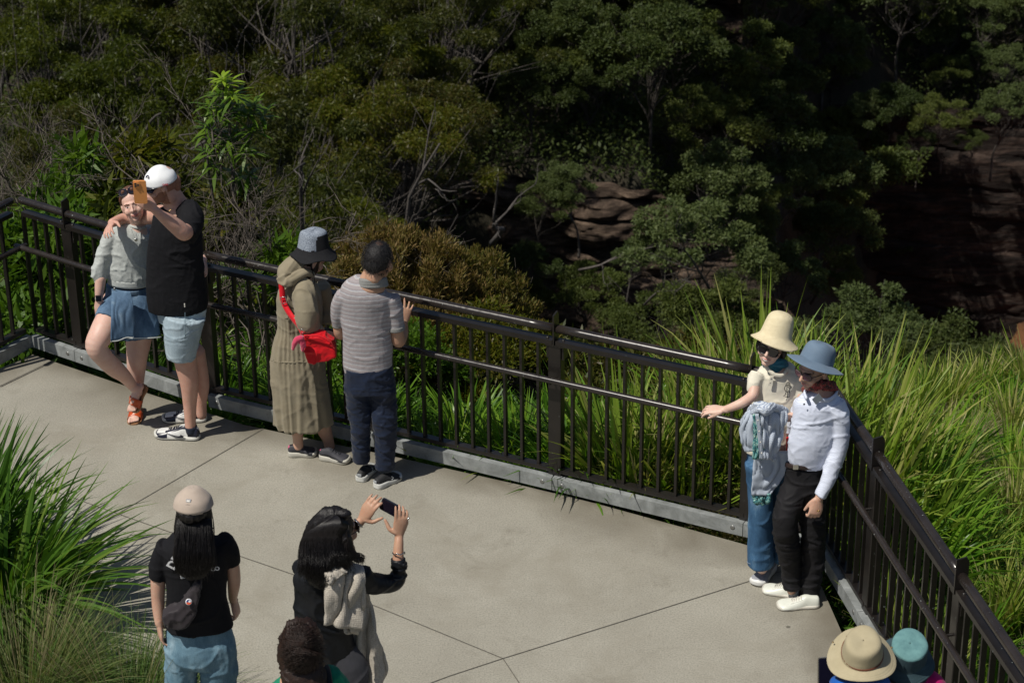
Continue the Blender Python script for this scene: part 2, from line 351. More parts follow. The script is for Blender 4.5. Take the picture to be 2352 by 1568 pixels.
# saw-cut joints
g = Geo()
def joint(pts, w=.0055, z=.004):
    q = [PZ(a, b) for a, b in pts]; q = catmull(q, 1)
    for a, b in zip(q[:-1], q[1:]):
        s = nrm(np.cross(b-a, (0, 0, 1)))*w/2; g.add([a-s+[0, 0, z], b-s+[0, 0, z], b+s+[0, 0, z], a+s+[0, 0, z]], [(0, 1, 2, 3)])
joint([(270, 1180), (605, 985)]); joint([(270, 1180), (60, 1305), (-150, 1425)]); joint([(-60, 1065), (75, 1110), (270, 1180), (390, 1222), (675, 1320), (870, 1395), (1155, 1512)])
joint([(1155, 1512), (1400, 1436), (1720, 1335), (1850, 1295)]); joint([(1155, 1512), (1220, 1610)]); joint([(0, 888), (120, 830)], .02); joint([(1155, 1512), (1030, 1553), (800, 1640)])
tag(mk('pavement_joint', g, M('joint_dirt', (.07, .062, .05), (.13, .12, .10), rough=1, scale=60), smooth=False), kind='structure')
# ------------------------------------------------------------------ FENCE
mp_, t, p = newmat('bronze_paint'); v = coords(t)
ch = ramp(t, noise(t, coords(t, scale=(1, 1, 1)), 55, 2, .5), [(.75, (0,)*3), (.765, (1,)*3)])
ch2 = N(t, 'Math', operation='MULTIPLY'); L(t, ch, ch2.inputs[0]); L(t, ramp(t, noise(t, v, 2.5, 2), [(.45, (0,)*3), (.6, (.8,)*3)]), ch2.inputs[1])
L(t, mixc(t, ch2.outputs[0], ramp(t, noise(t, v, 8, 5), [(.3, (.008, .0065, .006)), (.7, (.015, .012, .0105))]), (.35, .4, .38)), p.inputs['Base Color'])
p.inputs['Roughness'].default_value = .36; bump(t, p, noise(t, v, 90, 3), .06, .002)
mr_, t, p = newmat('bronze_rail'); v = coords(t)
chs = ramp(t, noise(t, coords(t, scale=(1, 1, 1)), 70, 3, .6), [(.70, (0,)*3), (.72, (1,)*3)])
c3 = N(t, 'Math', operation='MULTIPLY'); L(t, chs, c3.inputs[0]); L(t, ramp(t, noise(t, v, 1.7, 3), [(.42, (0,)*3), (.55, (.9,)*3)]), c3.inputs[1])
L(t, mixc(t, c3.outputs[0], ramp(t, noise(t, v, 6, 4), [(.3, (.014, .011, .010)), (.7, (.028, .022, .019))]), (.4, .43, .42)), p.inputs['Base Color'])
p.inputs['Roughness'].default_value = .24; L(t, ramp(t, noise(t, v, 30, 4), [(.3, (.18,)*3), (.7, (.34,)*3)]), p.inputs['Roughness']); bump(t, p, noise(t, v, 120, 3), .08, .001)
mg, t, p = newmat('galvanised'); v = coords(t, scale=(1, 1, 1))
L(t, ramp(t, noise(t, v, 7, 6, .7, .8), [(.3, (.17, .18, .175)), (.5, (.27, .285, .285)), (.72, (.40, .42, .42))]), p.inputs['Base Color'])
p.inputs['Metallic'].default_value = .25; L(t, ramp(t, noise(t, v, 18, 4), [(.3, (.4,)*3), (.7, (.62,)*3)]), p.inputs['Roughness'])
mbolt = M('bolt_steel', (.3, .3, .29), rough=.4, metal=.7)
Zv = np.array([0, 0, 1.])
baluster_mesh = {}
def fence(label, a, b, posts, start_off=0, end_off=0, plate_breaks=True, group='dark bronze balustrade runs round the lookout'):
    a3 = np.array([*a, 0.]); b3 = np.array([*b, 0.]); L_ = np.linalg.norm(b3-a3); tdir = (b3-a3)/L_; nout = np.array([-tdir[1], tdir[0], 0])
    ax = [tdir, nout, Zv]; root = empty('fence', a3, label, 'fence', group); fo = .055
    def pt(s, o=0., z=0.): return a3+tdir*s+nout*(o+fo)+Zv*z
    stops = sorted(set([0]+list(posts)+[L_]))
    for s0, s1 in zip(stops[:-1], stops[1:]):
        if s1-s0 < .03: continue
        m_ = (s0+s1)/2; hl = (s1-s0)/2
        mk('kick_plate', Geo().add(*box(pt(m_, -fo, .074), (hl-.0025, .004, .045), ax)).add(*box(pt(m_, -fo+.024, .1155), (hl-.0025, .0195, .0035), ax)), mg, root, smooth=False)
        mk('flat_rail', Geo().add(*box(pt(m_, 0, 1.06), (hl-.012, .03, .016), ax)), mp_, root, smooth=False)
        mk('bottom_rail', Geo().add(*box(pt(m_, 0, .155), (hl-.012, .026, .014), ax)), mp_, root, smooth=False)
        e0 = .012 if s0 > 0 else -.0; e1 = .012 if s1 < L_ else 0
        mk('top_rail', Geo().add(*tube([pt(s0+e0, 0, 1.15), pt(m_, 0, 1.15), pt(s1-e1, 0, 1.15)], .0275, 20, cap='flat' if (s0 > 0 and s1 < L_) else 'round')), mr_, root)
    mk('handrail', Geo().add(*tube([pt(start_off, -.095, .835), pt(L_/2, -.095, .835), pt(L_-end_off, -.095, .835)], .0205, 20, sub=12)), mr_, root)
    for s in posts:
        g = Geo().add(*box(pt(s, .01, .565), (.044, .032, .475), ax, .004)).add(*box(pt(s, .01, 1.042), (.060, .040, .005), ax)).add(*box(pt(s-.053, .02, .99), (.006, .03, .045), ax)).add(*box(pt(s+.053, .02, .99), (.006, .03, .045), ax)).add(*box(pt(s, .0, .105), (.07, .04, .008), ax))
        po = mk('post', g, mp_, root, smooth=False)
        q = [pt(s, -.035, 1.047), pt(s, .035, 1.047), pt(s, .035, 1.235), pt(s, .02, 1.262), pt(s, -.035, 1.25)]
        mk('cap_plate', Geo().add(*prism(q, .010, tdir)), mp_, po, smooth=False)
        mk('bracket', Geo().add(*tube([pt(s, -.02, .80), pt(s, -.075, .80), pt(s, -.095, .818)], .008, 8)), mp_, po)
        for q in (-.045, .045):
            c = pt(s+q*1.5, -fo-.004, .075); mk('bolt', Geo().add(*lathe([(0, .002), (.011, .003), (.016, .0012), (.016, -.004)], c, [tdir, Zv, -nout], 14)), mbolt, po)
            c = pt(s+q*1.2, 0, 1.076); mk('bolt', Geo().add(*lathe([(0, .008), (.010, .008), (.011, 0)], c, [tdir, nout, Zv], 8)), mbolt if False else mp_, po)
    for s0, s1 in zip(stops[:-1], stops[1:]):
        nb = max(1, int(round((s1-s0)/.12))); 
        for k in range(0 if s0 == 0 else 1, nb):
            if s0 == 0 and k == 0 and start_off: continue
            mk('baluster', Geo().add(*box(pt(s0+(s1-s0)*k/nb, 0, .605), (.0085, .015, .44), ax)), mp_, root, smooth=False)
    return root
def along(a, b, px, py, z):
    a = np.array(a); b = np.array(b); tdir = nrm(b-a); return float(np.dot(PZ(px, py, z)[:2]-a, tdir))
fence('short return of bronze fence at the left frame edge', KL[0], KL[1], [])
fence('bronze balustrade run behind the selfie couple', KL[1], KL[2], [along(KL[1], KL[2], 170, 804, .12)], .0)
s4 = along(KL[2], KL[3], 1705, 1204, .12); s3 = along(KL[2], KL[3], 1268, 1096, .12); LB = np.linalg.norm(KL[3]-KL[2]); bay = s4-s3
fence('long straight bronze balustrade run crossing the middle of the lookout', KL[2], KL[3], [.02, s3-bay, s3, s4], .0)
_k = KL[3]; KE = KL[6]; s5 = along(_k, KE, 2006, 1043, 1.15); s6 = along(_k, KE, 2210, 1322, 1.15)
fence('bronze balustrade run descending on the right past the man in the blue hat', _k, KE, [s5, s6, 2*s6-s5, 3*s6-2*s5])
# ------------------------------------------------------------------ CLIFFS
def strata_mat(name, c1, c2, c3, sc=1.):
    m, t, p = newmat(name); v = coords(t, scale=(.45*sc, .45*sc, 3.2*sc), rot=(0, R(-9), 0)); v2 = coords(t)
    c = ramp(t, noise(t, v, 1.3, 8, .7, .6), [(.32, c1), (.5, c2), (.68, c3)])
    c = mixc(t, .85, c, ramp(t, noise(t, v2, .9*sc, 6, .75), [(.35, (.25,)*3), (.6, (1.1,)*3)]), 'MULTIPLY')
    L(t, c, p.inputs['Base Color']); p.inputs['Roughness'].default_value = .95; p.inputs['Specular IOR Level'].default_value = .15
    bump(t, p, noise(t, v, 3, 8, .75), .8, .25); return m
nz1 = lambda a: np.clip(a, 0, 1)
def cliff(name, x0, y0, x1, y1, z0, z1, depth, mat, seed, layer=.7, nu=420, nz=220, fall=0.):
    a = np.array([x0, y0]); b = np.array([x1, y1]); td = nrm(b-a); no = np.array([td[1], -td[0]])
    U, Zz = np.meshgrid(np.linspace(0, 1, nu), np.linspace(0, 1, nz)); U = U.ravel(); Zz = Zz.ravel()
    ln = np.linalg.norm(b-a); z = z0+(z1-z0)*Zz*(1-fall*nz1((U-.45)/.55)**1.3); q = np.column_stack([U*ln, 0*U, z])
    zz = z+vnoise(q*np.array([.06, 1, .2]), seed)*.8+q[:, 0]*.06; k = np.floor(zz/layer); fr = zz/layer-k
    st = vnoise(np.column_stack([k*7.3, 0*k, q[:, 0]*.16]), seed+1)*.9+vnoise(np.column_stack([k*3.1, 0*k+2, q[:, 0]*.9]), seed+2)*.6
    off = depth*(.30*st+sum(.62*.58**i_*vnoise(q*np.array([.13*2**i_, 1, .26*2.05**i_])+i_*7.7, seed+3+i_) for i_ in range(6)))-depth*.28*np.clip(1-np.minimum(fr, 1-fr)*9, 0, 1)*nz1(.5+vnoise(q*.7, seed+8)*1.5)-(Zz**2)*depth*.8
    V = np.column_stack([a[0]+td[0]*U*ln+no[0]*off, a[1]+td[1]*U*ln+no[1]*off, z+.12*vnoise(q*1.1, seed+5)])
    Fc = [(j*nu+i, j*nu+i+1, (j+1)*nu+i+1, (j+1)*nu+i) for j in range(nz-1) for i in range(nu-1)]
    return tag(mk(name, (V, Fc), mat, smooth=False), kind='structure')
mdark = strata_mat('dark_cliff_rock', (.011, .009, .008), (.030, .022, .019), (.095, .064, .050), .6)
msand = strata_mat('sandstone', (.024, .018, .014), (.085, .060, .045), (.23, .165, .12), 1.3)
cliff('cliff_face', 9.5, 99.0, 36, 97.0, -47, -30.3, .6, mdark, 21, 1.5)
cliff('sandstone_ledge', -2.5, 71.8, 13.0, 69, -34, -22.6, 1.6, msand, 31, .62, fall=.75)
cliff('sandstone_outcrop', 4.2, 88, 9, 86, -24, -13, 1.6, msand, 41, .9, 120, 80)
# ------------------------------------------------------------------ FOLIAGE
def leaf_quads(C, D, Nn, ln, wd):
    S_ = np.cross(D, Nn); S_ /= (np.linalg.norm(S_, axis=1)[:, None]+1e-9); ln = ln[:, None]; wd = wd[:, None]
    mid = C+D*ln*.45; return np.stack([C, mid+S_*wd*.5, C+D*ln, mid-S_*wd*.5], 1)
def rdir(n, r): v = r.normal(size=(n, 3)); return v/np.linalg.norm(v, axis=1)[:, None]
def foliage(blobs, per, ln, wd, droop, r, shell=.5, flat=.7):
    out = []
    for c, rad in blobs:
        n = int(per*(.7+.6*r.random())); d = rdir(n, r); d[:, 2] = np.where(r.random(n) < .6, np.abs(d[:, 2]), d[:, 2])
        rr = rad*(shell+(1-shell)*r.random(n))*(.75+.35*(vnoise(d*2.2+c[0], 3)+.5)); C = np.array(c)+d*rr[:, None]*np.array([1, 1, flat])
        D = rdir(n, r)*.7+d*.5+np.array([0, 0, -droop]); D /= np.linalg.norm(D, axis=1)[:, None]
        l_ = ln*(.6+.8*r.random(n)); out.append(leaf_quads(C, D, rdir(n, r)+np.array([0, 0, .5]), l_, l_*wd/ln))
    return np.concatenate(out)
def build_tree(name, Rr, H, nb, per, ln, wd, lm, bm_, droop=.5, seed=0, lean=0., brad=.32, th=.16, low=.45, limbs=9, flat=.7, loc=(0, 0, 0), twig=1., shell=.5):
    r = np.random.default_rng(seed); root = empty(name, loc); g = Geo(); blobs = []
    top = np.array([lean*H*.5, 0, H*low]); mid = np.array([lean*H*.2+r.normal()*.1*H*.3, r.normal()*.03*H, H*low*.5])
    g.add(*tube([(0, 0, -1.2*min(1, H/4)), (0, 0, 0), mid, top], [th*1.25, th, th*.8, th*.62], 8, sub=4, cap='flat'))
    for i in range(nb):
        a = r.random()*6.283; e = r.random()**.6; h = low+.12+(1-low)*.8*(1-.55*e*e)*(.55+.45*r.random()); q = np.array([top[0]*1.6+math.cos(a)*Rr*e, math.sin(a)*Rr*e, H*h]); blobs.append((q, Rr*brad*(.65+.7*r.random())))
    forks = []
    for i in range(limbs):
        q = blobs[i % nb][0]; s = top*(.75+.25*r.random()); m_ = s*.45+q*.55+r.normal(size=3)*Rr*.12-np.array([0, 0, .04*H])
        g.add(*tube([s, s*.7+m_*.3+[0, 0, .02*H], m_, q*.93+m_*.07], [th*.5, th*.4, th*.24, th*.07], 6, sub=3, cap='flat')); forks.append(m_)
    for i in range(int(nb*2.2*twig)):
        q = blobs[i % nb][0]+r.normal(size=3)*Rr*.12; s = forks[i % len(forks)]; m_ = (s+q)/2+r.normal(size=3)*Rr*.1
        g.add(*tube([s, m_, q], [th*.17, th*.1, th*.035], 4, sub=3, cap='flat'))
    g.V = [tuple(np.array(v)+np.array(loc)) for v in g.V]; mk('trunk', g, bm_, root)
    Q = foliage(blobs, per, ln, wd, droop, r, shell, flat); o = quads('crown', Q, lm, root)
    return root
def clone(root, loc, rz=0, sc=1., label=None):
    c = root.copy(); COL.objects.link(c); c.location = tuple(loc); c.rotation_euler = (0, 0, rz); c.scale = (sc,)*3
    if label: c['label'] = label
    for ch in root.children: d = ch.copy(); COL.objects.link(d); d.parent = c
    return c
LM_gum = leafmat('gum_leaves', [(.016, .026, .003), (.045, .062, .004), (.090, .100, .007), (.095, .065, .012)], .42, .35)
LM_gum2 = leafmat('gum_leaves_dull', [(.014, .022, .003), (.035, .045, .006), (.062, .064, .010), (.07, .036, .012)], .45, .3)
LM_far = leafmat('far_leaves', [(.036, .056, .012), (.076, .098, .020), (.118, .132, .030)], .6, .3)
LM_far2 = leafmat('far_leaves_dark', [(.022, .038, .009), (.046, .066, .016), (.076, .092, .024)], .6, .3)
LM_far3 = leafmat('far_leaves_grey', [(.036, .058, .018), (.066, .092, .028), (.10, .124, .040)], .6, .25)
LM_green = leafmat('bright_leaves', [(.03, .075, .006), (.065, .13, .012), (.12, .19, .02)], .32, .35)
LM_rust = leafmat('rust_leaves', [(.05, .065, .010), (.095, .10, .020), (.16, .12, .036), (.24, .155, .065)], .55, .3)
BK_pale = M('pale_bark', (.105, .09, .08), (.03, .026, .023), rough=.85, scale=2.2, b=.5, bs=20, bd=.03)
BK_dark = M('dark_bark', (.06, .05, .042), (.025, .02, .016), rough=.9, scale=3, b=.5, bs=20, bd=.02)
BK_twig = M('dead_twig', (.145, .12, .10), (.055, .045, .036), rough=.9, scale=5, b=0)
def lab(o, l, c, g): return tag(o, l, c, g)
# --- mid-distance gum forest on the left
gums = []
for i in range(5):
    tr = build_tree('eucalyptus_tree', 2.7+.4*(i % 3), 8.6+i*.6, 30, 1150, .12, .028, LM_gum if i < 3 else LM_gum2, BK_pale, .7, 100+i, lean=[.1, .3, .35, .2, .4][i], brad=.195, th=.15, low=.40, limbs=14, loc=(0, 0, -200), shell=.35, flat=.62)
    gums.append(tr)
fars = []
for i in range(5):
    tr = build_tree('hillside_tree', 2.7+.5*(i % 3), 7+.6*i, 26, 620, .17, .07, [LM_far, LM_far2, LM_far, LM_far3, LM_far2][i], BK_dark if i != 3 else BK_pale, .15, 200+i, lean=.2, brad=.25, th=.11, low=.38, limbs=9, flat=.62, loc=(0, 0, -200), shell=.45)
    fars.append(tr)
used = [0]*10
def place(protos, i, x, y, dz, rz, sc, label, cat, grp):
    z = float(gz(x, y)[0])+dz; p_ = protos[i]
    k = id(p_)
    if p_.get('label') is None: c = p_; c.location = (x, y, z); c.rotation_euler = (0, 0, rz); c.scale = (sc,)*3
    else: c = clone(p_, (x, y, z), rz, sc)
    tag(c, label, cat, grp); return c
r = np.random.default_rng(5); pts = []
def scatter(y0, y1, u0, u1, sp, ok=lambda x, y: True, tries=4000):
    out = []
    for _ in range(tries):
        y = y0+(y1-y0)*r.random(); x = (u0+(u1-u0)*r.random())*y
        if all((x-a)**2+(y-b)**2 > sp*sp for a, b in out) and ok(x, y): out.append((x, y))
    return out
for x, y in scatter(38, 98, -.25, .05, 2.75, lambda x, y: x/y < -.105+max(0, y-58)*.003 or (y > 77 and x/y < .035)):
    place(gums, int(r.integers(5)), x, y, -.2, r.normal()*.5, .8+.4*r.random(), 'eucalyptus with pale trunk in the forest below the lookout', 'tree', 'eucalyptus trees filling the gully')
for x, y in scatter(73.0, 118, .0, .28, 1.75, lambda x, y: (y < 85 and x/y < .13 and y > 74) or (85 <= y < 100 and x/y < .150) or y > 102.2, 12000):
    place(fars, int(r.integers(5)), x, y, -.3, r.random()*6.28, .38+.36*r.random(), 'rounded grey-green tree on the far gorge slope', 'tree', 'trees on the far gorge slope')
for x, y in scatter(99.5, 104, .10, .28, 1.6, tries=900): place(fars, int(r.integers(5)), x, y, -.5, r.random()*6.28, .25+.2*r.random(), 'small bush spilling over the rim of the dark cliff', 'bush', 'bushes along the cliff rim')
for px, py, Yd, i, sc, lb in ((1600, 500, 60, 3, .66, 'umbrella-crowned pale tree with forked trunk against the sandstone ledges'), (1985, 790, 62, 3, .8, 'pale green tree crown behind the man in the blue hat'), (1690, 740, 56, 0, .62, 'low rounded tree behind the woman in the cream hat'), (1480, 700, 64, 2, .5, 'small dark tree at the foot of the sandstone ledges'), (2290, 855, 50, 1, .62, 'dark low tree above the tall grass in front of the orange soil'), (1330, 640, 66, 0, .45, 'small round tree growing from the sandstone ledges'), (2130, 870, 52, 4, .6, 'dark bushy tree just above the grass tips'), (1850, 320, 97, 2, 1.1, 'rounded tree at the top left end of the dark cliff'), (1780, 480, 92, 1, 1.2, 'dark tree at the left foot of the dark cliff')):
    q = P(px, py, Yd); h = [7, 7.6, 8.2, 8.8, 9.4][i]*sc*.8
    tag(clone(fars[i], (q[0], q[1], q[2]-h), r.random()*6, sc, None), lb, 'tree', 'trees picked out against the gorge rock')
for px, py, Yd, sc in ((1890, 300, 96.5, .5), (1960, 255, 96.8, .45), (2060, 235, 97, .5), (2170, 255, 96.5, .42), (2290, 235, 96.5, .5), (1850, 520, 94, .5), (1880, 640, 92, .45), (1960, 400, 95.5, .36), (1925, 540, 94.5, .3), (2110, 330, 95.5, .3), (2240, 320, 95.5, .26), (1800, 620, 90, .5), (1215, 455, 69, .36), (1330, 425, 69, .34), (1440, 600, 67.5, .24), (1190, 620, 66, .34), (1700, 620, 67, .36), (1240, 690, 66.5, .3)):
    q = P(px, py, Yd); i = int(r.integers(5)); h = [7, 7.6, 8.2, 8.8, 9.4][i]*sc*.72; tag(clone(fars[i], (q[0], q[1], q[2]-h), r.random()*6, sc), 'small tree rooted on the gorge rock ledges', 'tree', 'small trees rooted on the gorge rock')
# dead leaning branches between the gums
def branchy(name, base, tip, th, n, spread, mat, seed, label, cat, grp, lv=2, kink=.12):
    r2 = np.random.default_rng(seed); g = Geo(); base = np.array(base); tip = np.array(tip)
    def rec(a, b, rad, l):
        ln = np.linalg.norm(b-a); ms = [a+(b-a)*k+r2.normal(size=3)*ln*kink*.5 for k in (.33, .66)]
        g.add(*tube([a, ms[0], ms[1], b], [rad, rad*.75, rad*.55, rad*.25], 5 if rad > .01 else 3, sub=2, cap='flat'))
        if l == 0: return
        for _ in range(n):
            k = .25+.7*r2.random(); s = a+(b-a)*k; s = (ms[0]*(1-abs(k-.33)*0)+0*s) if abs(k-.33) < .08 else s
            d = nrm(nrm(b-a)+r2.normal(size=3)*spread); rec(s, s+d*ln*(.3+.3*r2.random()), rad*.4, l-1)
    rec(base, tip, th, lv); o = mk(name, g, mat, base=base); return tag(o, label, cat, grp)
k = 0
for (x0, y0, x1, y1, Yd, th) in ((880, 560, 1010, 330, 40, .1), (690, 540, 700, 360, 36, .09), (300, 380, 370, 260, 42, .09), (520, 300, 330, 420, 40, .05), (1130, 560, 1135, 480, 45, .12), (1330, 620, 1530, 560, 60, .07), (1480, 700, 1590, 630, 58, .06), (1640, 690, 1560, 560, 58, .08), (780, 640, 900, 500, 38, .05), ):
    a = P(x0, y0, Yd); b = P(x1, y1, Yd-1.5); k += 1
    branchy('bare_branch', a, b, th*.62, 3, .45, BK_pale, 300+k, 'pale bare limb showing among the dark eucalyptus crowns', 'branch', 'bare limbs among the gum trees', 2)
# --- shrubs close behind the fence
_last_shrub = [None]
def shrub(name, px, py, Yd, Rr, H, nb, per, ln, wd, lm, bk, label, seed, droop=.1, brad=.4, flat=.85, th=.03, low=.25, grp=None, shell=.4, cat='shrub'):
    q = P(px, py, Yd); z = float(gz(q[0], q[1])[0]); top = q[2]; Hh = max(H, top-z)
    o = build_tree(name, Rr, Hh, nb, per, ln, wd, lm, bk, droop, seed, 0, brad, th, low, 10, flat, (q[0], q[1], top-Hh), 1.5, shell); tag(o, label, cat, grp); _last_shrub[0] = o; return o
shrub('rust_shrub', 905, 520, 16.2, .66, 2.0, 130, 520, .042, .009, LM_rust, BK_twig, 'fine-leaved bronze shrub behind the man in the striped shirt', 51, -.9, .16, 1.3, .02, .3, shell=.25)
shrub('rust_shrub', 1075, 560, 16.6, .56, 2.0, 100, 520, .042, .009, LM_rust, BK_twig, 'fine-leaved bronze shrub right of the tallest one', 52, -.9, .16, 1.3, .02, .3, shell=.25)
shrub('rust_shrub', 800, 580, 15.9, .42, 1.6, 22, 1200, .035, .010, LM_rust, BK_twig, 'low bronze shrub behind the woman in the black and grey hat', 53, -.4, .32, .8, .02, .3, shell=.25)
shrub('green_shrub', 1130, 720, 15.4, .6, 1.2, 24, 900, .045, .014, LM_gum, BK_twig, 'olive green shrub low behind the middle of the fence', 54, -.2, .3, .8, .02, .2, shell=.3)
shrub('green_shrub', 880, 730, 14.9, .55, 1.2, 26, 900, .045, .014, LM_green, BK_twig, 'bright green shrub behind the railing by the striped shirt man', 55, -.2, .3, .8, .02, .2, shell=.3)
shrub('leafy_shrub', 180, 325, 17.4, .5, 2.4, 22, 210, .17, .032, LM_green, BK_twig, 'long-leaved green shrub rising left of the white cap', 56, .25, .33, .9, .02, .2, shell=.2)
shrub('leafy_shrub', 310, 262, 17.6, .42, 2.6, 18, 190, .17, .030, LM_gum, BK_twig, 'yellow-green drooping shrub directly above the selfie couple', 57, .5, .33, .9, .02, .3, shell=.2)
shrub('leafy_shrub', 120, 470, 15.9, .7, 1.8, 30, 210, .15, .034, LM_green, BK_twig, 'green leafy shrub behind the left fence corner', 58, .2, .35, .9, .02, .1, shell=.2)
shrub('leafy_shrub', 30, 640, 15.3, .6, 1.3, 26, 210, .13, .034, LM_green, BK_twig, 'low green shrub seen through the left fence return', 59, .2, .35, .9, .02, .1, shell=.2)
shrub('leafy_shrub', 250, 420, 16.4, .6, 2.0, 26, 190, .14, .03, LM_gum, BK_twig, 'olive leafy shrub behind the girl in the grey sweatshirt', 60, .2, .35, .9, .02, .1, shell=.2)
shrub('leafy_shrub', 480, 390, 16.9, .5, 2.0, 18, 190, .13, .03, LM_gum, BK_twig, 'olive leafy shrub right of the black T-shirt man', 61, .2, .35, .9, .02, .1, shell=.2)
shrub('leafy_shrub', 620, 500, 16.0, .3, 1.5, 8, 110, .15, .03, LM_green, BK_twig, 'small bright leafy sprig left of the black and grey hat', 62, .2, .35, .9, .02, .3, shell=.2)
for i_, (px, py, Yd, Rr) in enumerate(((1230, 770, 17.5, .7), (1330, 760, 18.5, .9), (1450, 770, 19.0, .8), (1560, 780, 19.5, .9), (1250, 830, 16.2, .5), (1680, 800, 19.5, .8), (1400, 820, 17.6, .7))):
    shrub('low_shrub', px, py, Yd, Rr, 1.1, 16, 420, .08, .022, LM_gum2, BK_twig, None, 610+i_, -.1, .35, .8, .02, .2, shell=.25); tag(bpy.context.scene.collection.objects[-1] if 0 else _last_shrub[0], 'dark low shrub on the bank dropping away beyond the fence', 'shrub', 'dark low shrubs on the bank')
# sapling
def sapling():
    b = P(527, 440, 16.8); tp = P(512, 175, 16.8); z0 = float(gz(b[0], b[1])[0]); root = empty('sapling', (b[0], b[1], z0), 'slender sapling with bright glossy leaf rosettes standing above the shrubs', 'sapling')
    g = Geo(); r2 = np.random.default_rng(70); tips = []
    A = [np.array([b[0], b[1], z0]), P(535, 400, 16.8), P(528, 300, 16.8), tp]; g.add(*tube(A, [.018, .014, .011, .006], 8, sub=6)); g.add(*tube([A[0], P(480, 400, 16.8), P(490, 330, 16.7), P(478, 250, 16.8)], [.014, .010, .009, .005], 8, sub=6)); g.add(*tube([P(534, 380, 16.8), P(556, 340, 16.8), P(572, 300, 16.8), P(588, 240, 16.8)], [.01, .008, .006, .004], 8, sub=6))
    for px, py in ((512, 178), (500, 215), (530, 215), (478, 240), (490, 262), (545, 245), (588, 240), (565, 262), (520, 262), (508, 298), (545, 300), (575, 300), (470, 290), (485, 330), (530, 340), (560, 345), (500, 380), (548, 400), (515, 235), (600, 262), (555, 225), (490, 300), (525, 320), (480, 352), (570, 400), (520, 190)): tips.append(P(px+r2.normal()*4, py, 16.8+r2.normal()*.12))
    for q in tips:
        a = min(([*A]), key=lambda w_: np.linalg.norm(w_-q)); g.add(*tube([q-np.array([0, 0, .12])*1+ (a-q)*.35, q-np.array([0, 0, .05]), q], [.006, .004, .003], 4, sub=2))
    mk('trunk', g, BK_twig, root)
    B = []; mi = []
    for i, q in enumerate(tips):
        for j in range(17):
            a = j*2.4+r2.random(); el = r2.uniform(-.5, .9); d = np.array([math.cos(a)*math.cos(el), math.sin(a)*math.cos(el), math.sin(el)]); ln = r2.uniform(.11, .21)*(0.7 if i == 0 else 1)
            s_ = nrm(np.cross(d, Zv)); o = q-np.array([0, 0, .03*(j/17)]); row = []
            for kk, w_ in zip((0, .25, .5, .75, 1), (.1, .7, 1, .7, .05)):
                c = o+d*ln*kk-np.array([0, 0, .35*ln*kk*kk]); row.append([c-s_*.016*w_, c+s_*.016*w_])
            B.append(row); mi.append(1 if i in (0, 25) or (i < 4 and j % 5 == 0) else 0)
    strips('crown', np.array(B), [LM_green, leafmat('new_leaves', [(.18, .28, .02), (.25, .36, .03)], .35, .4)], root, base=root.location, mi=mi)
sapling()
def twiggy(px, py, Yd, Rr, n, seed, label):
    q = P(px, py, Yd); z = float(gz(q[0], q[1])[0]); r2 = np.random.default_rng(seed); g = Geo(); b0 = np.array([q[0], q[1], z])
    def rec(a, d, ln, rad, l):
        m_ = a+d*ln*.5+r2.normal(size=3)*ln*.09; e = m_+nrm(d+r2.normal(size=3)*.25)*ln*.5
        g.add(*tube([a, m_, e], [rad, rad*.8, rad*.55], 3, sub=1, cap='flat'))
        if l: 
            for _ in range(3 if l > 1 else 4): k_ = .35+.65*r2.random(); s_ = a+(e-a)*k_; rec(s_, nrm(nrm(e-a)+r2.normal(size=3)*.55+[0, 0, .05]), ln*(.5+.3*r2.random()), rad*.62, l-1)
    for _ in range(n):
        a = r2.random()*6.28; d = nrm([math.cos(a)*.7, math.sin(a)*.7, .5+r2.random()]); rec(b0+[0, 0, max(0, q[2]-z-Rr*1.2)*r2.random()], d, (q[2]-z)*.45+Rr*.2, .011, 4)
    tag(mk('twiggy_shrub', g, BK_twig, base=b0), label, 'dead shrub', 'leafless grey shrubs behind the fence')
twiggy(90, 340, 17.2, .9, 6, 81, 'leafless grey shrub at the far left above the fence')
twiggy(420, 290, 17.0, .7, 4, 82, 'leafless pale shrub between the white cap and the sapling')
twiggy(600, 460, 16.0, .7, 4, 83, 'leafless grey shrub between the tall man and the black and grey hat')
twiggy(570, 560, 15.2, .6, 5, 84, 'low leafless shrub seen through the bars right of the tall man')
twiggy(10, 380, 17.8, .8, 5, 85, 'leafless grey shrub cut by the left frame edge')
twiggy(680, 500, 16.2, .5, 3, 86, 'sparse leafless shrub just left of the black and grey hat')
# --- strappy grasses
def blades(n, base_r, ln, wd, spread, droop, r2, k=7, up=1., fan=None):
    a = r2.random(n)*6.283 if fan is None else fan[0]+(r2.random(n)-.5)*fan[1]; b = np.sqrt(r2.random(n))*base_r
    o = np.column_stack([np.cos(a)*b, np.sin(a)*b, np.zeros(n)]); a = a+r2.normal(size=n)*.35; t_ = spread*(.15+.85*r2.random(n))
    d = np.column_stack([np.cos(a)*t_, np.sin(a)*t_, up+0*a]); d /= np.linalg.norm(d, axis=1)[:, None]; l_ = ln*(.55+.6*r2.random(n)); dr = droop*(.3+1.1*r2.random(n))
    s = np.column_stack([-np.sin(a), np.cos(a), 0*a]); tw = r2.normal(size=n)*.8; s = s*np.cos(tw)[:, None]+np.cross(d, s)*np.sin(tw)[:, None]
    rows = []
    for i in range(k):
        f = i/(k-1); c = o+d*(l_*f)[:, None]; hor = np.column_stack([np.cos(a), np.sin(a), 0*a]); c = c+hor*(dr*l_*.35*f**2)[:, None]; c[:, 2] -= dr*l_*.55*f**2.4
        w_ = wd*(.75+.5*r2.random(1))*(1-f**2.6)*(.6+.4*min(1, f*4))*.5+.0006; rows.append(np.stack([c-s*w_, c+s*w_], 1))
    return np.stack(rows, 1)
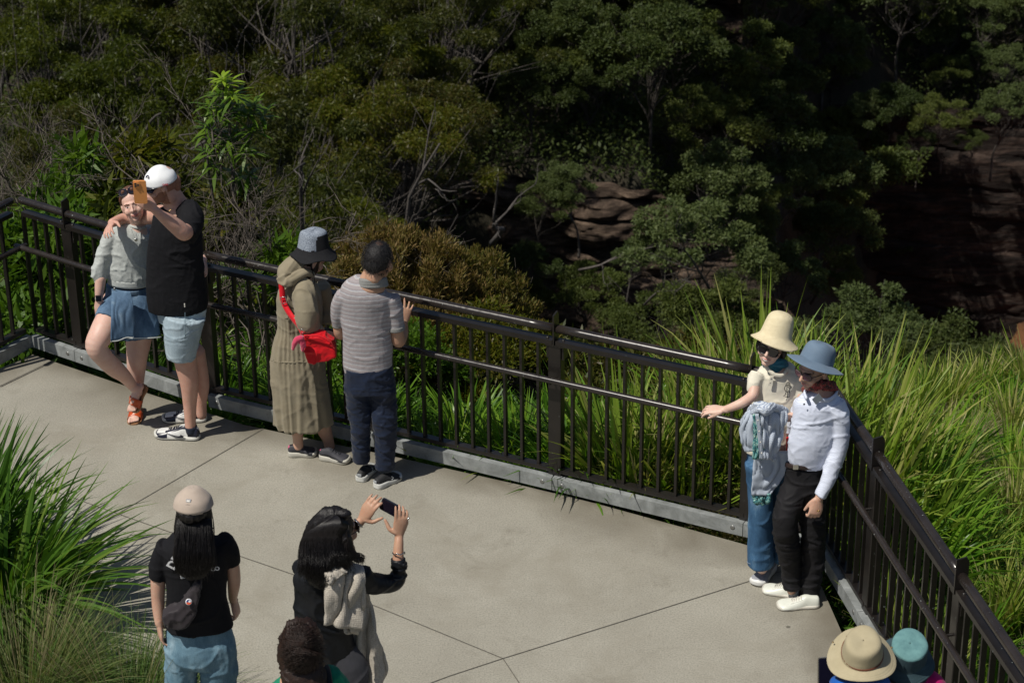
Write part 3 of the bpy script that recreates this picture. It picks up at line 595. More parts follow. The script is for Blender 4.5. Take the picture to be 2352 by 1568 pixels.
GM = leafmat('strap_leaves', [(.022, .065, .006), (.060, .15, .010), (.12, .24, .020), (.19, .30, .03), (.30, .30, .07)], .33, .4)
GM_dark = leafmat('dark_strap_leaves', [(.016, .046, .006), (.044, .108, .012), (.085, .175, .022), (.15, .20, .035)], .33, .35)
GM_pale = leafmat('pale_strap_leaves', [(.04, .10, .012), (.10, .19, .02), (.20, .28, .035), (.33, .33, .10), (.50, .42, .24)], .45, .35)
GM_dry = leafmat('dry_grass', [(.10, .11, .04), (.20, .18, .09), (.30, .25, .15), (.15, .17, .06)], .6, .3)
def clump(kind, seed):
    r2 = np.random.default_rng(seed)
    root = empty(kind[0], (0, 0, -200)); 
    if kind[1] == 'dark': B = blades(260, .10, .85, .016, .55, .5, r2); m_ = GM_dark
    elif kind[1] == 'green': B = blades(230, .12, .92, .032, .5, .75, r2); m_ = GM
    elif kind[1] == 'pale': B = blades(200, .12, 1.12, .026, .36, .5, r2); m_ = GM_pale
    else: B = blades(650, .09, .65, .0035, .7, .6, r2, 6); m_ = GM_dry
    o = strips('leaves', B, m_, root); return root
KINDS = {'green': ('strappy_grass', 'green'), 'pale': ('tall_grass', 'pale'), 'dry': ('tussock_grass', 'dry'), 'dark': ('strappy_grass', 'dark')}
CL = {k: [clump(v, 500+7*i+j) for j in range(3)] for i, (k, v) in enumerate(KINDS.items())}
def put(kind, px, py, Yd=None, sc=1., label=None, xy=None, grp=None):
    if xy is None: q = P(px, py, Yd); xy = (q[0], q[1])
    p_ = CL[kind][int(r.integers(3))]; z = float(gz(*xy)[0]); rz = r.random()*6.28
    if p_.get('label') is None: c = p_; c.location = (*xy, z); c.rotation_euler = (0, 0, rz); c.scale = (sc,)*3
    else: c = clone(p_, (*xy, z), rz, sc)
    LBL = {'green': 'green strappy clump growing in the bed behind the fence', 'pale': 'tall straw-tipped clump growing behind the fence', 'dry': 'fine dry tussock growing behind the fence', 'dark': 'dark green strappy clump low behind the fence'}
    tag(c, label or LBL[kind], 'grass clump', grp or {'green': 'green strappy clumps behind the fence', 'pale': 'straw-tipped clumps behind the fence', 'dry': 'dry tussocks behind the fence', 'dark': 'dark strappy clumps behind the fence'}[kind])
def bank(s0, s1, o0, o1, sp, kinds, A=KL[2], B_=KL[3], sc=(.8, 1.15)):
    td = nrm(B_-A); no = np.array([-td[1], td[0]]); o = o0
    while o < o1:
        s = s0+r.random()*sp
        while s < s1:
            q = A+td*(s+r.normal()*.06)+no*(o+r.normal()*.06); k_ = kinds[int(r.integers(len(kinds)))]; put(k_, 0, 0, xy=(q[0], q[1]), sc=sc[0]+(sc[1]-sc[0])*r.random()); s += sp
        o += sp*.9
bank(.1, 2.2, .36, .8, .34, ['green', 'green', 'dark'], sc=(.55, .75)); bank(2.1, 3.2, .42, .9, .40, ['green', 'green', 'dark'], sc=(.65, .85)); bank(3.0, 3.6, .36, 1.6, .36, ['dry', 'dry', 'pale'], sc=(.7, .95)); bank(3.0, 4.9, .55, 1.1, .30, ['green', 'pale', 'green', 'dry', 'pale'], sc=(.9, 1.12)); bank(3.1, 4.4, .9, 1.8, .32, ['pale', 'pale', 'green', 'pale'], sc=(1.0, 1.3)); bank(4.35, 5.2, .4, 1.6, .33, ['green', 'pale', 'green'], sc=(.5, .66)); bank(2.0, 3.0, .5, 1.0, .33, ['green'], sc=(.85, 1.0))
bank(.1, 1.7, .28, 1.0, .38, ['green', 'dark'], KL[1], KL[2], (.4, .6))
bank(-.3, 4.6, .34, 6.4, .42, ['green', 'pale', 'pale', 'green', 'dry', 'dry'], KL[3], KL[6], (.5, .72))
bank(3.6, 5.2, 1.75, 6.8, .42, ['green', 'pale', 'pale', 'dry'], sc=(.5, .72)); bank(4.9, 8.4, .5, 6.8, .45, ['green', 'pale', 'green', 'pale', 'green'], KL[2], KL[3]+(KL[3]-KL[2]), (.48, .68))
# foreground bed, left: big dark mat-rush and feathery tussock, both standing in the pavement's planting bed
soil = PZ(-40, 1440); sb = Geo(); 
nb_ = 40; ring = [soil+np.array([1.0*math.cos(a)*(1+.1*math.sin(5*a)), 1.25*math.sin(a), .006])+np.array([-.62, -.35, 0]) for a in np.linspace(0, 6.283, nb_, endpoint=False)]
sb.add(ring+[np.mean(ring, 0)+[0, 0, .05]], [(i, (i+1) % nb_, nb_) for i in range(nb_)]); tag(mk('planting_bed', sb, mt), kind='structure')
def bigclump(name, px, py, n, base_r, ln, wd, spread, droop, mat, seed, label, k=9, z=0, extra=None, cat='grass clump'):
    q = PZ(px, py, z); root = empty(name, q, label, cat); r2 = np.random.default_rng(seed); B = blades(n, base_r, ln, wd, spread, droop, r2, k); strips('leaves', B+q, mat, root, base=q)
    if extra is not None: strips('seed_stalks', blades(*extra, r2, k)+q, GM_dry, root, base=q)
bigclump('mat_rush', 15, 1440, 560, .15, 1.06, .026, .95, .75, GM_dark, 901, 'large dark green arching clump at the left frame edge, its blades reaching over the pavement')
bigclump('mat_rush', -75, 1330, 380, .14, 1.08, .026, .7, .5, GM_dark, 902, 'upright dark green clump cut by the left frame edge above the arching one')
bigclump('feather_grass', 300, 1690, 2600, .22, .62, .0032, .85, .6, leafmat('fine_grass', [(.04, .09, .015), (.08, .15, .03), (.19, .20, .08), (.07, .13, .02)], .5, .3), 903, 'fine feathery grass clump along the bottom left frame edge', 7, 0, (60, .14, .9, .004, .5, .3))
bigclump('feather_grass', 60, 1650, 2400, .22, .75, .0035, .8, .6, _M.get('x') or bpy.data.materials['fine_grass'], 904, 'fine feathery grass in the bottom left corner', 7, 0, (160, .14, .95, .004, .5, .3))
# low growth and litter (uncountable)
def litter(name, n, f, ln, wd, m_, seed, zoff=.02, kind='stuff'):
    r2 = np.random.default_rng(seed); x, y = f(n, r2); z = gz(x, y)+zoff*r2.random(n)*4; D = rdir(n, r2); D[:, 2] = np.abs(D[:, 2])*.7; D /= np.linalg.norm(D, axis=1)[:, None]
    tag(quads(name, leaf_quads(np.column_stack([x, y, z]), D, rdir(n, r2), ln*(.5+r2.random(n)), wd*(.5+r2.random(n))), m_), 'low tangled leaves and litter' if 0 else None, None, None, kind)
def nearb(n, r2):
    x = r2.uniform(-6, 8, n*3); y = r2.uniform(8, 19, n*3); d = dist_poly(x, y); k_ = (d > .06) & (d < 2.6); return x[k_][:n], y[k_][:n]
def wrap(f, n, r2): return f(n, r2)
def litter2(name, n, f, ln, wd, m_, seed, zh):
    r2 = np.random.default_rng(seed); x, y = f(n, r2); n = len(x); z = gz(x, y)+zh*r2.random(n); D = rdir(n, r2); D[:, 2] = np.abs(D[:, 2]); 
    tag(quads(name, leaf_quads(np.column_stack([x, y, z]), D, rdir(n, r2), ln*(.5+r2.random(n)), wd*(.5+r2.random(n))), m_), kind='stuff')
litter2('ground_cover', 60000, nearb, .14, .012, GM_dark, 31, .12)
litter2('leaf_litter', 25000, nearb, .06, .014, GM_dry, 32, .05)
def hillf(n, r2):
    y = 32+82*r2.random(n); x = y*r2.uniform(-.26, .28, n); u = x/y; k_ = ~((u > .12) & (y < 102)) & ~((u > -.02) & (u < .12) & (y > 66) & (y < 73)); return x[k_], y[k_]
litter2('undergrowth', 480000, hillf, .18, .08, LM_far2, 33, 1.2)
# ================================================================== PEOPLE
SK_F = skin('fair_skin', (.63, .42, .345)); SK_R = skin('pink_skin', (.56, .33, .255)); SK_A = skin('light_tan_skin', (.54, .34, .25)); SK_T = skin('tan_skin', (.46, .275, .185)); SK_P = skin('peach_skin', (.64, .45, .365))
LIP = M('lips', (.50, .20, .17), rough=.4, b=0); LIPR = M('red_lips', (.45, .06, .06), rough=.35, b=0); EYEW = M('eye_white', (.6, .58, .56), rough=.2, b=0); IRIS = M('iris', (.03, .025, .03), rough=.15, b=0)
BROW = M('eyebrow', (.13, .06, .035), b=0); BROWB = M('dark_brow', (.02, .015, .012), b=0); TEETH = M('teeth', (.75, .72, .66), rough=.3, b=0)
BEARD = M('beard', (.34, .165, .11), (.20, .09, .055), rough=.9, scale=200, b=.6, bs=500)
def hairmat(name, a, b_, rough=.42):
    m, t, p = newmat(name); v = coords(t, scale=(1, 1, .12)); L(t, ramp(t, noise(t, v, 120, 5, .7), [(.3, a), (.75, b_)]), p.inputs['Base Color'])
    p.inputs['Roughness'].default_value = rough; p.inputs['Specular IOR Level'].default_value = .35; p.inputs['Anisotropic'].default_value = .4; bump(t, p, noise(t, v, 160, 4, .7), .7, .004); return m
H_BLK = hairmat('black_hair', (.004, .0035, .004), (.014, .011, .011)); H_DBR = hairmat('dark_brown_hair', (.007, .004, .003), (.034, .015, .009), .5); H_RED = hairmat('auburn_hair', (.07, .03, .018), (.16, .07, .04), .5)
GLASS = M('dark_lens', (.008, .006, .010), rough=.06, b=0, spec=.8); PURP = M('purple_lens', (.05, .008, .03), rough=.08, b=0, spec=.8); BLKP = M('black_plastic', (.012, .012, .013), rough=.3, b=0); SILV = M('silver', (.6, .6, .58), rough=.2, metal=1, b=0); GOLD = M('gold', (.75, .5, .18), rough=.2, metal=1, b=0)
class Person:
    def __init__(s, label, foot, Y=None, group=None, loc=None):
        q = PZ(*foot) if loc is None else np.array(loc, float); s.Y = q[1] if Y is None else Y
        s.root = empty('person', (q[0], q[1], 0), label, 'person', group); s.g = Geo(); s.heads = []; s.skin = []
    def pts(s, L_): 
        q = [P(a[0], a[1], s.Y+a[2]) for a in L_]; return q, [a[3]*mpp(p) for a, p in zip(L_, q)]
    def tb(s, L_, ratio=1., n=32, side=None, sub=5, g=None, k=1., cap='round'):
        q, r_ = s.pts(L_)
        if side is None and (np.ndim(ratio) or ratio != 1.): side = (1, 0, 0)
        (g or s.g).add(*tube(q, np.array(r_)*k, n, ratio, side, sub, cap))
    def P(s, px, py, dy=0): return P(px, py, s.Y+dy)
    def cloth(s, name, parts, mat, voxel=.0075, smooth=5, folds=((.004, (14, 14, 14)),), under=.75, seed=1, fn=None, label=None, extra=None, pleat=None):
        g = Geo()
        for L_, kw in parts:
            s.tb(L_, g=g, cap='flat', **kw)
            if under:
                U_ = [list(a) for a in (L_[:-1] if len(L_) > 2 else L_)]
                if 'ratio' not in kw: U_[0][3] *= .4
                s.tb(U_, k=under*(1 if 'ratio' in kw else .75), cap='flat', **kw)
        if extra: extra(g)
        vf = fuse(g, voxel, smooth, .5, folds, seed, None, pleat)
        mi = fn(np.array([np.mean(vf[0][list(f)], 0) for f in vf[1]])) if fn else None
        o = mk(name, vf, mat, s.root, mi=mi)
        if label: o['label'] = label
        return o
    def head(s, px, py, dy=0, yaw=0, pitch=0, roll=0, sc=1., neck=None, smile=.35, beard=False, lips=True, nose=1.):
        """yaw 0 faces the camera, +90 faces picture right; pitch + looks down; roll + leans the crown to picture right"""
        c = P(px, py, s.Y+dy); y_, p_, r_ = R(yaw), R(pitch), R(roll)
        f = np.array([math.sin(y_)*math.cos(p_), -math.cos(y_)*math.cos(p_), -math.sin(p_)]); u0 = np.array([math.sin(r_), 0, math.cos(r_)]); u = nrm(u0-f*np.dot(u0, f)); x = np.cross(f, u)
        def T(a, b, d): return c+sc*(x*a+f*b+u*d)
        ax = [x, f, u]; E_ = lambda q, rr: s.g.add(*ellipsoid(T(*q), np.array(rr)*sc, ax, 20, 14))
        E_((0, -.018, .030), (.073, .092, .086)); E_((0, .018, -.012), (.064, .070, .078)); E_((0, .026, -.055), (.053, .054, .050)); E_((0, .058, -.088), (.024, .022, .020))
        for m_ in (-1, 1):
            E_((m_*.036, .060, -.028), (.026, .024, .026)); E_((m_*.076, -.008, -.006), (.009, .018, .031)); E_((m_*.074, -.003, -.03), (.008, .010, .012)); E_((m_*.010, .093, -.025), (.009, .010, .007))
        s.g.add(*tube([T(-.045, .066, .024), T(-.02, .081, .024), T(.02, .081, .024), T(.045, .066, .024)], .0078*sc, 8))
        s.g.add(*tube([T(0, .086, .012), T(0, .098*nose, -.006), T(0, .109*nose, -.022)], [.0075*sc, .0085*sc, .0105*sc], 8))
        s.g.add(*tube([T(-.022, .080, -.053), T(0, .090, -.0535), T(.022, .080, -.053)], [.004*sc, .006*sc, .004*sc], 8)); s.g.add(*tube([T(-.020, .078, -.062), T(0, .088, -.063), T(.020, .078, -.062)], [.004*sc, .007*sc, .004*sc], 8))
        if neck: s.tb(neck, ratio=1.0); 
        s.g.add(*tube([T(0, -.02, -.02), T(0, -.025, -.09)], [.05*sc, .05*sc], 14))
        h = dict(c=c, ax=np.array(ax), sc=sc, smile=smile, beard=beard, lips=lips, T=T, f=f, u=u, x=x); s.heads.append(h); s.h = h; return h
    def hand(s, w, d, n, t, sc=1., curl=.3, spread=.10, thumb=.5, pal=1., fc=None, grip=0):
        """w wrist point; d towards the fingers; n back of the hand; t thumb side"""
        w = np.array(w, float); d = nrm(d); n = nrm(np.array(n)-d*np.dot(n, d)); t = nrm(np.array(t)-d*np.dot(t, d)-n*np.dot(t, n)); L_ = .092*sc*pal
        s.g.add(*tube([w-d*.02, w, w+d*L_*.35+t*.002, w+d*L_*.75, w+d*L_], [.024*sc, .024*sc, .035*sc, .041*sc, .038*sc], 14, [.8, .75, .48, .36, .30], side=t, sub=3))
        for i, (o, ln, r_) in enumerate(((.030, .070, .0088), (.0105, .079, .0090), (-.0095, .073, .0086), (-.029, .058, .0076))):
            c_ = (fc[i] if fc else curl); b = w+d*L_*.93+t*o*sc; a = c_*.6; dd = nrm(d*math.cos(spread*(1.4-i))+t*math.sin(spread*(1.4-i))); P_ = [b-dd*.015]; q = b
            P_.append(q); ang = a*.7
            for k_ in (.45, .30, .25):
                v = dd*math.cos(ang)-n*math.sin(ang); q = q+v*ln*k_*sc; P_.append(q); ang += a*1.7
            s.g.add(*tube(P_, np.array([.95, 1.05, 1., .9, .72])*r_*sc, 8, sub=2))
        b = w+d*L_*.18+t*.020*sc; v1 = nrm(t*math.cos(thumb)+d*math.sin(thumb)*1.1-n*.35); v2 = nrm(v1*.6+d*.75-n*.35*(1+grip))
        s.g.add(*tube([b, b+v1*.034*sc, b+v1*.034*sc+v2*.030*sc, b+v1*.034*sc+v2*.054*sc], [.016*sc, .0125*sc, .0105*sc, .008*sc], 8, sub=2))
        return w+d*L_
    def finish(s, skin_m, voxel=.0046, smooth=3, brow=None, eye=True):
        vf = fuse(s.g, voxel, smooth, .5); V, Fc = vf; C = np.array([V[list(f)].mean(0) for f in Fc]); mi = np.zeros(len(C), int)
        for h in s.heads:
            q = ((C-h['c']) @ h['ax'].T)/h['sc']; X_, Y_, Z_ = q.T; near = (np.abs(q) < .14).all(1); fr = near & (Y_ > .045)
            if h['beard']: mi[near & (Y_ > -.012) & (Z_ < -.022-.25*(Y_-.03)+.010*vnoise(q*90)) & (Z_ > -.125)] = 4
            zc = -.060+h['smile']*(X_**2)*14; hw = np.clip(1-(np.abs(X_)/.029)**2, 0, 1)
            if h['lips']:
                mi[fr & (np.abs(Z_-zc) < .0115*hw)] = 1
                if h['smile'] > .4: mi[fr & (np.abs(Z_-zc) < .0045*np.clip(1-(np.abs(X_)/.022)**2, 0, 1))] = 5
            if eye:
                ex = np.abs(X_)-.030; mi[fr & ((ex/.0135)**2+((Z_-.003)/.0038)**2 < 1)] = 2; mi[fr & ((ex/.0065)**2+((Z_-.003)/.0045)**2 < 1)] = 3
                mi[fr & (np.abs(ex) < .019) & (np.abs(Z_-.024+ex*ex*14) < .0034)] = 6
        return mk('body', vf, [skin_m, LIP, EYEW, IRIS, BEARD, TEETH, brow or BROW], s.root, mi=mi)
    def shoe(s, toe, heel, mats, style='sneaker', w=.100, h=.085, name='shoe', tz=0, hz=0, roll=0):
        """toe and heel are ground sightings; mats: (upper, overlay, sole, lace, logo)"""
        a = PZ(*heel, hz); b = PZ(*toe, tz); ln = np.linalg.norm(b-a); X_ = (b-a)/ln; Yv = nrm(np.cross(Zv, X_)); Zl = np.cross(X_, Yv); n = 30; k = 34
        prof = [(0, .30, .62), (.03, .52, .80), (.09, .60, .86), (.18, .62, .90), (.28, .62, .96), (.36, .66, .94), (.46, .74, .78), (.58, .84, .64), (.70, .95, .54), (.80, 1.0, .48), (.89, .93, .42), (.95, .72, .34), (.985, .42, .24), (1, .12, .16)]
        A = catmull(prof, 4); V = []; Fc = []; mi = []; ss = .028 if style != 'low' else .022
        for x_, w_, h_ in A:
            for j in range(n):
                an = math.pi*(j/(n-1)); cy = math.cos(an); sz = math.sin(an); yy = math.copysign(abs(cy)**.7, cy)*w*.54*max(w_, .05)*(1-.16*sz); V.append(a+X_*ln*(.02+.96*x_)+Yv*(yy+.006*math.sin(x_*math.pi)*0)+Zl*(ss*.7+(sz**.8)*(h*h_-ss*.5)))
        rows = len(A)
        for i in range(rows-1):
            for j in range(n-1):
                Fc.append((i*n+j, (i+1)*n+j, (i+1)*n+j+1, i*n+j+1)); x_ = (A[i][0]+A[i+1][0])/2; v = abs((j+.5)/(n-1)-.5)*2; m_ = 0
                if style == 'dunk':
                    if x_ > .68 and (v > .44 or x_ > .92): m_ = 1
                    elif .44 < x_ < .72 and .18 < v < .50: m_ = 1
                    elif x_ < .22 and v > .12: m_ = 1
                    elif .22 < x_ < .44 and .1 < v < .50: m_ = 1
                    elif .43 < x_ < .68 and v <= .22: m_ = 4 if int(x_*42) % 3 == 0 else 1
                elif style == 'trail':
                    if v > .74 or x_ > .9: m_ = 1
                    if x_ < .05 and v < .3: m_ = 4
                    if .42 < x_ < .62 and v < .2 and int(x_*44) % 3 == 0: m_ = 3
                elif style == 'low':
                    if .40 < x_ < .66 and v < .30 and int(x_*48) % 3 == 0: m_ = 3
                    if abs(x_-.70-.0*v) < .012 and v < .5: m_ = 1
                    if abs(v-.42) < .03 and .4 < x_ < .7: m_ = 1
                elif style == 'knit':
                    if v > .9: m_ = 1
                mi.append(m_)
        o = mk(name, (V, Fc), mats, s.root, mi=mi)
        V = []; out = []
        for x_, w_ in catmull([(0, .3), (.02, .55), (.1, .78), (.25, .84), (.42, .82), (.6, .96), (.75, 1.06), (.87, 1.04), (.95, .8), (.99, .45), (1, .15)], 3): out.append((x_, w_))
        loop = [(x_, w_) for x_, w_ in out]+[(x_, -w_) for x_, w_ in out[::-1]]
        lv = [(-.0, .92), (.25, 1.01), (.75, 1.0), (1, .88)]
        for f_, e_ in lv:
            for x_, w_ in loop:
                lift = .010*max(0, x_-.8)/.2 if style != 'low' else .004*max(0, x_-.8)/.2
                V.append(a+X_*ln*(.015+.97*x_)+Yv*w*.485*w_*e_+Zl*(ss*f_+lift+.001+(.012*(1-x_) if style in ('trail', 'knit', 'walk') and f_ > .5 else 0)))
        m_ = len(loop); Fc = [tuple(range(m_-1, -1, -1)), tuple(range(3*m_, 4*m_))]
        for i in range(3):
            for j in range(m_): Fc.append((i*m_+j, i*m_+(j+1) % m_, (i+1)*m_+(j+1) % m_, (i+1)*m_+j))
        mm = [2, 2]+([5 if style == 'dunk' else 2]*m_ if style == 'dunk' else [2]*m_)+[2]*(2*m_)
        mk('sole', (V, Fc), list(mats)+([mats[1]] if len(mats) < 6 else []), o, mi=mm)
        if style != 'knit':
            g = Geo()
            for k_ in range(5):
                x_ = .44+.055*k_; z_ = np.interp(x_, [p[0] for p in prof], [p[2] for p in prof])*h+ss*.2+.004; c = a+X_*ln*(.02+.96*x_)+Zl*z_; yw = .020
                g.add(*tube([c-Yv*yw-Zl*.007+X_*(.006 if k_ % 2 else -.004), c+Zl*.001, c+Yv*yw-Zl*.007], .0026, 5, sub=3))
            mk('lace', g, mats[3], o)
        return o, (a, X_, Yv, Zl, ln)
def hat(s, name, c, up, prof, mat, wob=None, rimx=None, fn=None, thick=.003, n=56, ax0=None):
    up = nrm(up); x = nrm(np.cross(up, [0, 1, 0]) if ax0 is None else np.array(ax0)-up*np.dot(ax0, up)); y = np.cross(up, x)
    f_ = nrm(s.h['f']-up*np.dot(up, s.h['f'])); fa, fb = np.dot(f_, x), np.dot(f_, y); wob0 = wob or (lambda r_, z_, a, k: (r_, z_))
    def wob(r_, z_, a, k): r2_, z2_ = wob0(r_, z_, a, k); return r2_*(1+(.11 if name != 'cap' else .0)*(math.cos(a)*fa+math.sin(a)*fb)**2*(1 if k < .7 else (1-k)/.3)), z2_
    A = catmull(prof, 5); V, Fc = lathe([(a, b) for a, b in A], c, [x, y, up], n, wob)
    mi = None
    if fn: C = np.array([np.mean([V[i] for i in f], 0) for f in Fc])-np.array(c); mi = fn(C @ x, C @ y, C @ up)
    o = mk(name, (V, Fc), mat, s.root, mi=mi); m_ = o.modifiers.new('t', 'SOLIDIFY'); m_.thickness = thick; m_.offset = -1; return o
def strands(s, name, paths, mat, r_=.0014, parent=None, n=3):
    g = Geo()
    for p_ in paths: g.add(*tube(p_, np.linspace(r_, r_*.5, len(p_)), n, sub=3, cap='flat'))
    return mk(name, g, mat, parent or s.root)
def fuzz(s, off, rad, n, ln, mat, seed, zmin=-.2, back=True):
    r2 = np.random.default_rng(seed); D_ = rdir(n, r2); h = s.h; ps = []
    for d in D_:
        q = np.array(off)+d*np.array(rad)
        if q[2] < zmin+.01*r2.normal() or (back and q[1] > .045): continue
        nv = nrm(d/np.array(rad)); t_ = nrm(nv*.55+np.array([0, -.35, -.75])+.35*r2.normal(size=3)); e = q+t_*ln*(.6+.8*r2.random()); ps.append([h['T'](*q), h['T'](*((q+e)/2+nv*ln*.12)), h['T'](*e)])
    return strands(s, 'short_hair', ps, mat, .0009)
def glasses(s, mat_l, mat_f, lift=0, w=.029, hgt=.021, fwd=.098, name='sunglasses', lens=True, cx=.031, drop=.002):
    h = s.h; T = h['T']; g = Geo(); gl = Geo()
    for m_ in (-1, 1):
        pts_ = [T(m_*(cx+w*math.copysign(abs(math.cos(a))**.7, math.cos(a))), fwd-.012*max(0, abs(cx+w*math.cos(a))-.02)/.04, drop+lift+hgt*math.copysign(abs(math.sin(a))**.8, math.sin(a))) for a in np.linspace(0, 6.283, 22)]
        g.add(*tube(pts_, .0022, 6, sub=1, cap='flat'))
        if lens: gl.add(*prism(pts_[:-1], .003, h['f']))
        g.add(*tube([T(m_*(cx+w), fwd-.01, drop+.006+lift), T(m_*.078, .05, drop+.008+lift), T(m_*.080, -.005, drop+.004+lift)], .0026, 6))
    g.add(*tube([T(-.008, fwd, drop+.006+lift), T(0, fwd+.003, drop+.008+lift), T(.008, fwd, drop+.006+lift)], .0022, 6))
    o = mk(name, g, mat_f, s.root)
    if lens: mk('lens', gl, mat_l, o, smooth=False)
def handset(name, quad_c, ax, size, mats, label, cat='phone'):
    """slab with rounded outline; ax = (width, height, normal to the camera)"""
    c = np.array(quad_c); w, h_, t_ = size; loop = []
    for sx, sy, a0 in ((1, 1, 0), (-1, 1, 90), (-1, -1, 180), (1, -1, 270)):
        for a in (0, 30, 60, 90): loop.append((sx*(w/2-.011)+.011*math.cos(R(a0+a)), sy*(h_/2-.011)+.011*math.sin(R(a0+a))))
    o = mk(name, Geo().add(*prism([c+ax[0]*x+ax[1]*y for x, y in loop], t_, ax[2])), mats[0], base=c, smooth=False); tag(o, label, cat); return o, c
def nz(k): return np.clip(k, 0, 1)
def textmesh(txt, size, c, x, y, mat, parent, name='lettering', bold=.0, shear=0):
    cu = bpy.data.curves.new('t', 'FONT'); cu.body = txt; cu.size = size; cu.extrude = .0004; cu.offset = bold; cu.shear = shear; cu.align_x = 'CENTER'; cu.align_y = 'CENTER'
    o = bpy.data.objects.new('t', cu); COL.objects.link(o); dg = bpy.context.evaluated_depsgraph_get(); dg.update(); me = bpy.data.meshes.new_from_object(o.evaluated_get(dg)); bpy.data.objects.remove(o)
    z = nrm(np.cross(x, y)); V = [np.array(c)+x*v.co[0]+y*v.co[1]+z*v.co[2] for v in me.vertices]; Fc = [tuple(p.vertices) for p in me.polygons]; return mk(name, (V, Fc), mat, parent, smooth=False)
def drape(o, target, off=.002):
    m_ = o.modifiers.new('wrap', 'SHRINKWRAP'); m_.target = target; m_.wrap_method = 'NEAREST_SURFACEPOINT'; m_.wrap_mode = 'ABOVE_SURFACE'; m_.offset = off
# ------------------------------------------------------------------ A: girl in the grey sweatshirt
GREY = cloth('grey_fleece', (.47, .49, .47), (.37, .39, .38), 90, .5, 500); NAVY = cloth('navy_cloth', (.012, .018, .035))
DEN = denim('mid_denim', (.05, .09, .155), (.11, .18, .275), (.26, .35, .44)); A = Person('young woman in a cropped grey sweatshirt and wrap denim skirt leaning on the fence', (309, 965)); GRP = None
A.tb([(322, 690, .04, 31), (322, 740, .05, 31), (318, 785, .05, 29), (315, 818, .03, 24), (313.5, 846, .05, 21.5), (315, 885, .06, 15), (316, 925, .06, 11)])
A.tb([(268, 690, .0, 32), (252, 730, -.12, 31), (234, 765, -.22, 29), (221, 795, -.27, 25), (240, 823, -.24, 22), (263, 845, -.18, 21), (285, 863, -.12, 16), (303, 884, -.07, 12)])
A.tb([(292, 560, 0, 34), (292, 640, 0, 36), (292, 665, 0, 40), (292, 700, 0, 48)], ratio=.65)
h = A.head(306, 470, -.03, yaw=3, pitch=-12, roll=-15, sc=.98, neck=[(309, 492, 0, 19), (315, 510, .02, 20), (312, 530, .02, 28)], smile=.42)
A.h['smile'] = .38
sw = A.cloth('sweatshirt', [([(314, 513, .02, 15), (309, 519, .02, 30), (303, 533, .01, 46), (299, 560, 0, 48), (296, 600, 0, 50), (294, 630, 0, 50), (294, 648, 0, 45)], dict(ratio=.62)),
    ([(276, 528, .01, 19), (258, 543, .0, 20), (244, 573, -.02, 18.5), (232, 606, -.04, 18), (228, 628, -.05, 18.5), (230, 642, -.06, 15)], {}), ([(230, 632, -.05, 15), (231, 650, -.06, 12)], {}),
    ([(345, 527, .08, 20), (395, 555, .24, 17), (440, 580, .25, 15), (464, 590, .14, 12)], {})], GREY, folds=((.006, (9, 9, 16)), (.0025, (30, 30, 26))), seed=4, smooth=4)
mk('collar', Geo().add(*tube([A.P(314+20*math.cos(a), 516-7*math.sin(a)+3*math.cos(a), .02+.06*math.sin(a)) for a in np.linspace(0, 6.283, 17)], .010, 8, sub=2, cap='flat')), GREY, A.root)
mk('hem_band', Geo().add(*tube([A.P(294, 636, 0), A.P(294, 651, 0)], [47*mpp(A.P(294, 640))]*2, 40, .64, side=(1, 0, 0), sub=4, cap='flat')), GREY, A.root)
mk('undershirt', Geo().add(*tube([A.P(294, 650, 0), A.P(294, 656, 0)], [41*mpp(A.P(294, 640))]*2, 30, .64, side=(1, 0, 0), cap='flat')), NAVY, A.root)
sk = A.cloth('denim_skirt', [([(290, 660, 0, 45), (291, 680, 0, 50), (300, 710, -.03, 55), (308, 745, -.06, 57), (312, 774, -.08, 58)], dict(ratio=.68, n=24))], DEN, folds=((.004, (11, 11, 7)),), under=.0, seed=7, smooth=3,
    extra=lambda g: A.tb([(274, 688, -.0, 33), (259, 714, -.085, 34), (247, 737, -.15, 32)], g=g, cap='flat'))
mk('waistband', Geo().add(*tube([A.P(290, 656, 0), A.P(290, 664, 0)], [46.5*mpp(A.P(290, 660))]*2, 40, .69, side=(1, 0, 0), cap='flat')), DEN, A.root)
fr_ = M('frayed_hem', (.62, .64, .62), rough=1, b=0); mk('frayed_hem', Geo().add(*tube([A.P(312+58.3*math.cos(a), 773+12*math.sin(a)*.3, -.08-.68*58.3*mpp(A.P(312, 775))*math.sin(a)) for a in np.linspace(-.2, 3.34, 30)], .0035, 6, sub=2)), fr_, A.root)
for q in ((263, 664), (262, 681)): mk('button', Geo().add(*ellipsoid(A.P(*q, -.092), (.009, .005, .009))), SILV, A.root)
fw_ = A.P(227, 686, -.09); A.tb([(231, 640, -.07, 12.5), (229, 662, -.08, 11.5), (227, 686, -.09, 8.6)])
A.hand(fw_, A.P(230, 730, -.10)-fw_, (-.35, -.9, 0), (.8, -.3, 0), .98, curl=.35, spread=.07, thumb=1.0)
wt = Geo().add(*tube([A.P(227, 682, -.09), A.P(227, 688, -.09)], .030, 16, .8, cap='flat')); o = mk('watch_strap', wt, M('pale_strap', (.55, .5, .44), b=0), A.root); mk('watch_face', Geo().add(*box(A.P(226, 685, -.128), (.018, .006, .020), None, .004)), M('watch_glass', (.01, .012, .02), rough=.1, b=0), o, smooth=False)
q = A.P(468, 596, .10); A.tb([(455, 592, .16, 10), (467, 597, .09, 9)]); A.hand(q, A.P(472, 625, .0)-q, (.75, -.6, 0), (-.6, -.7, 0), .92, curl=.5, thumb=.9)
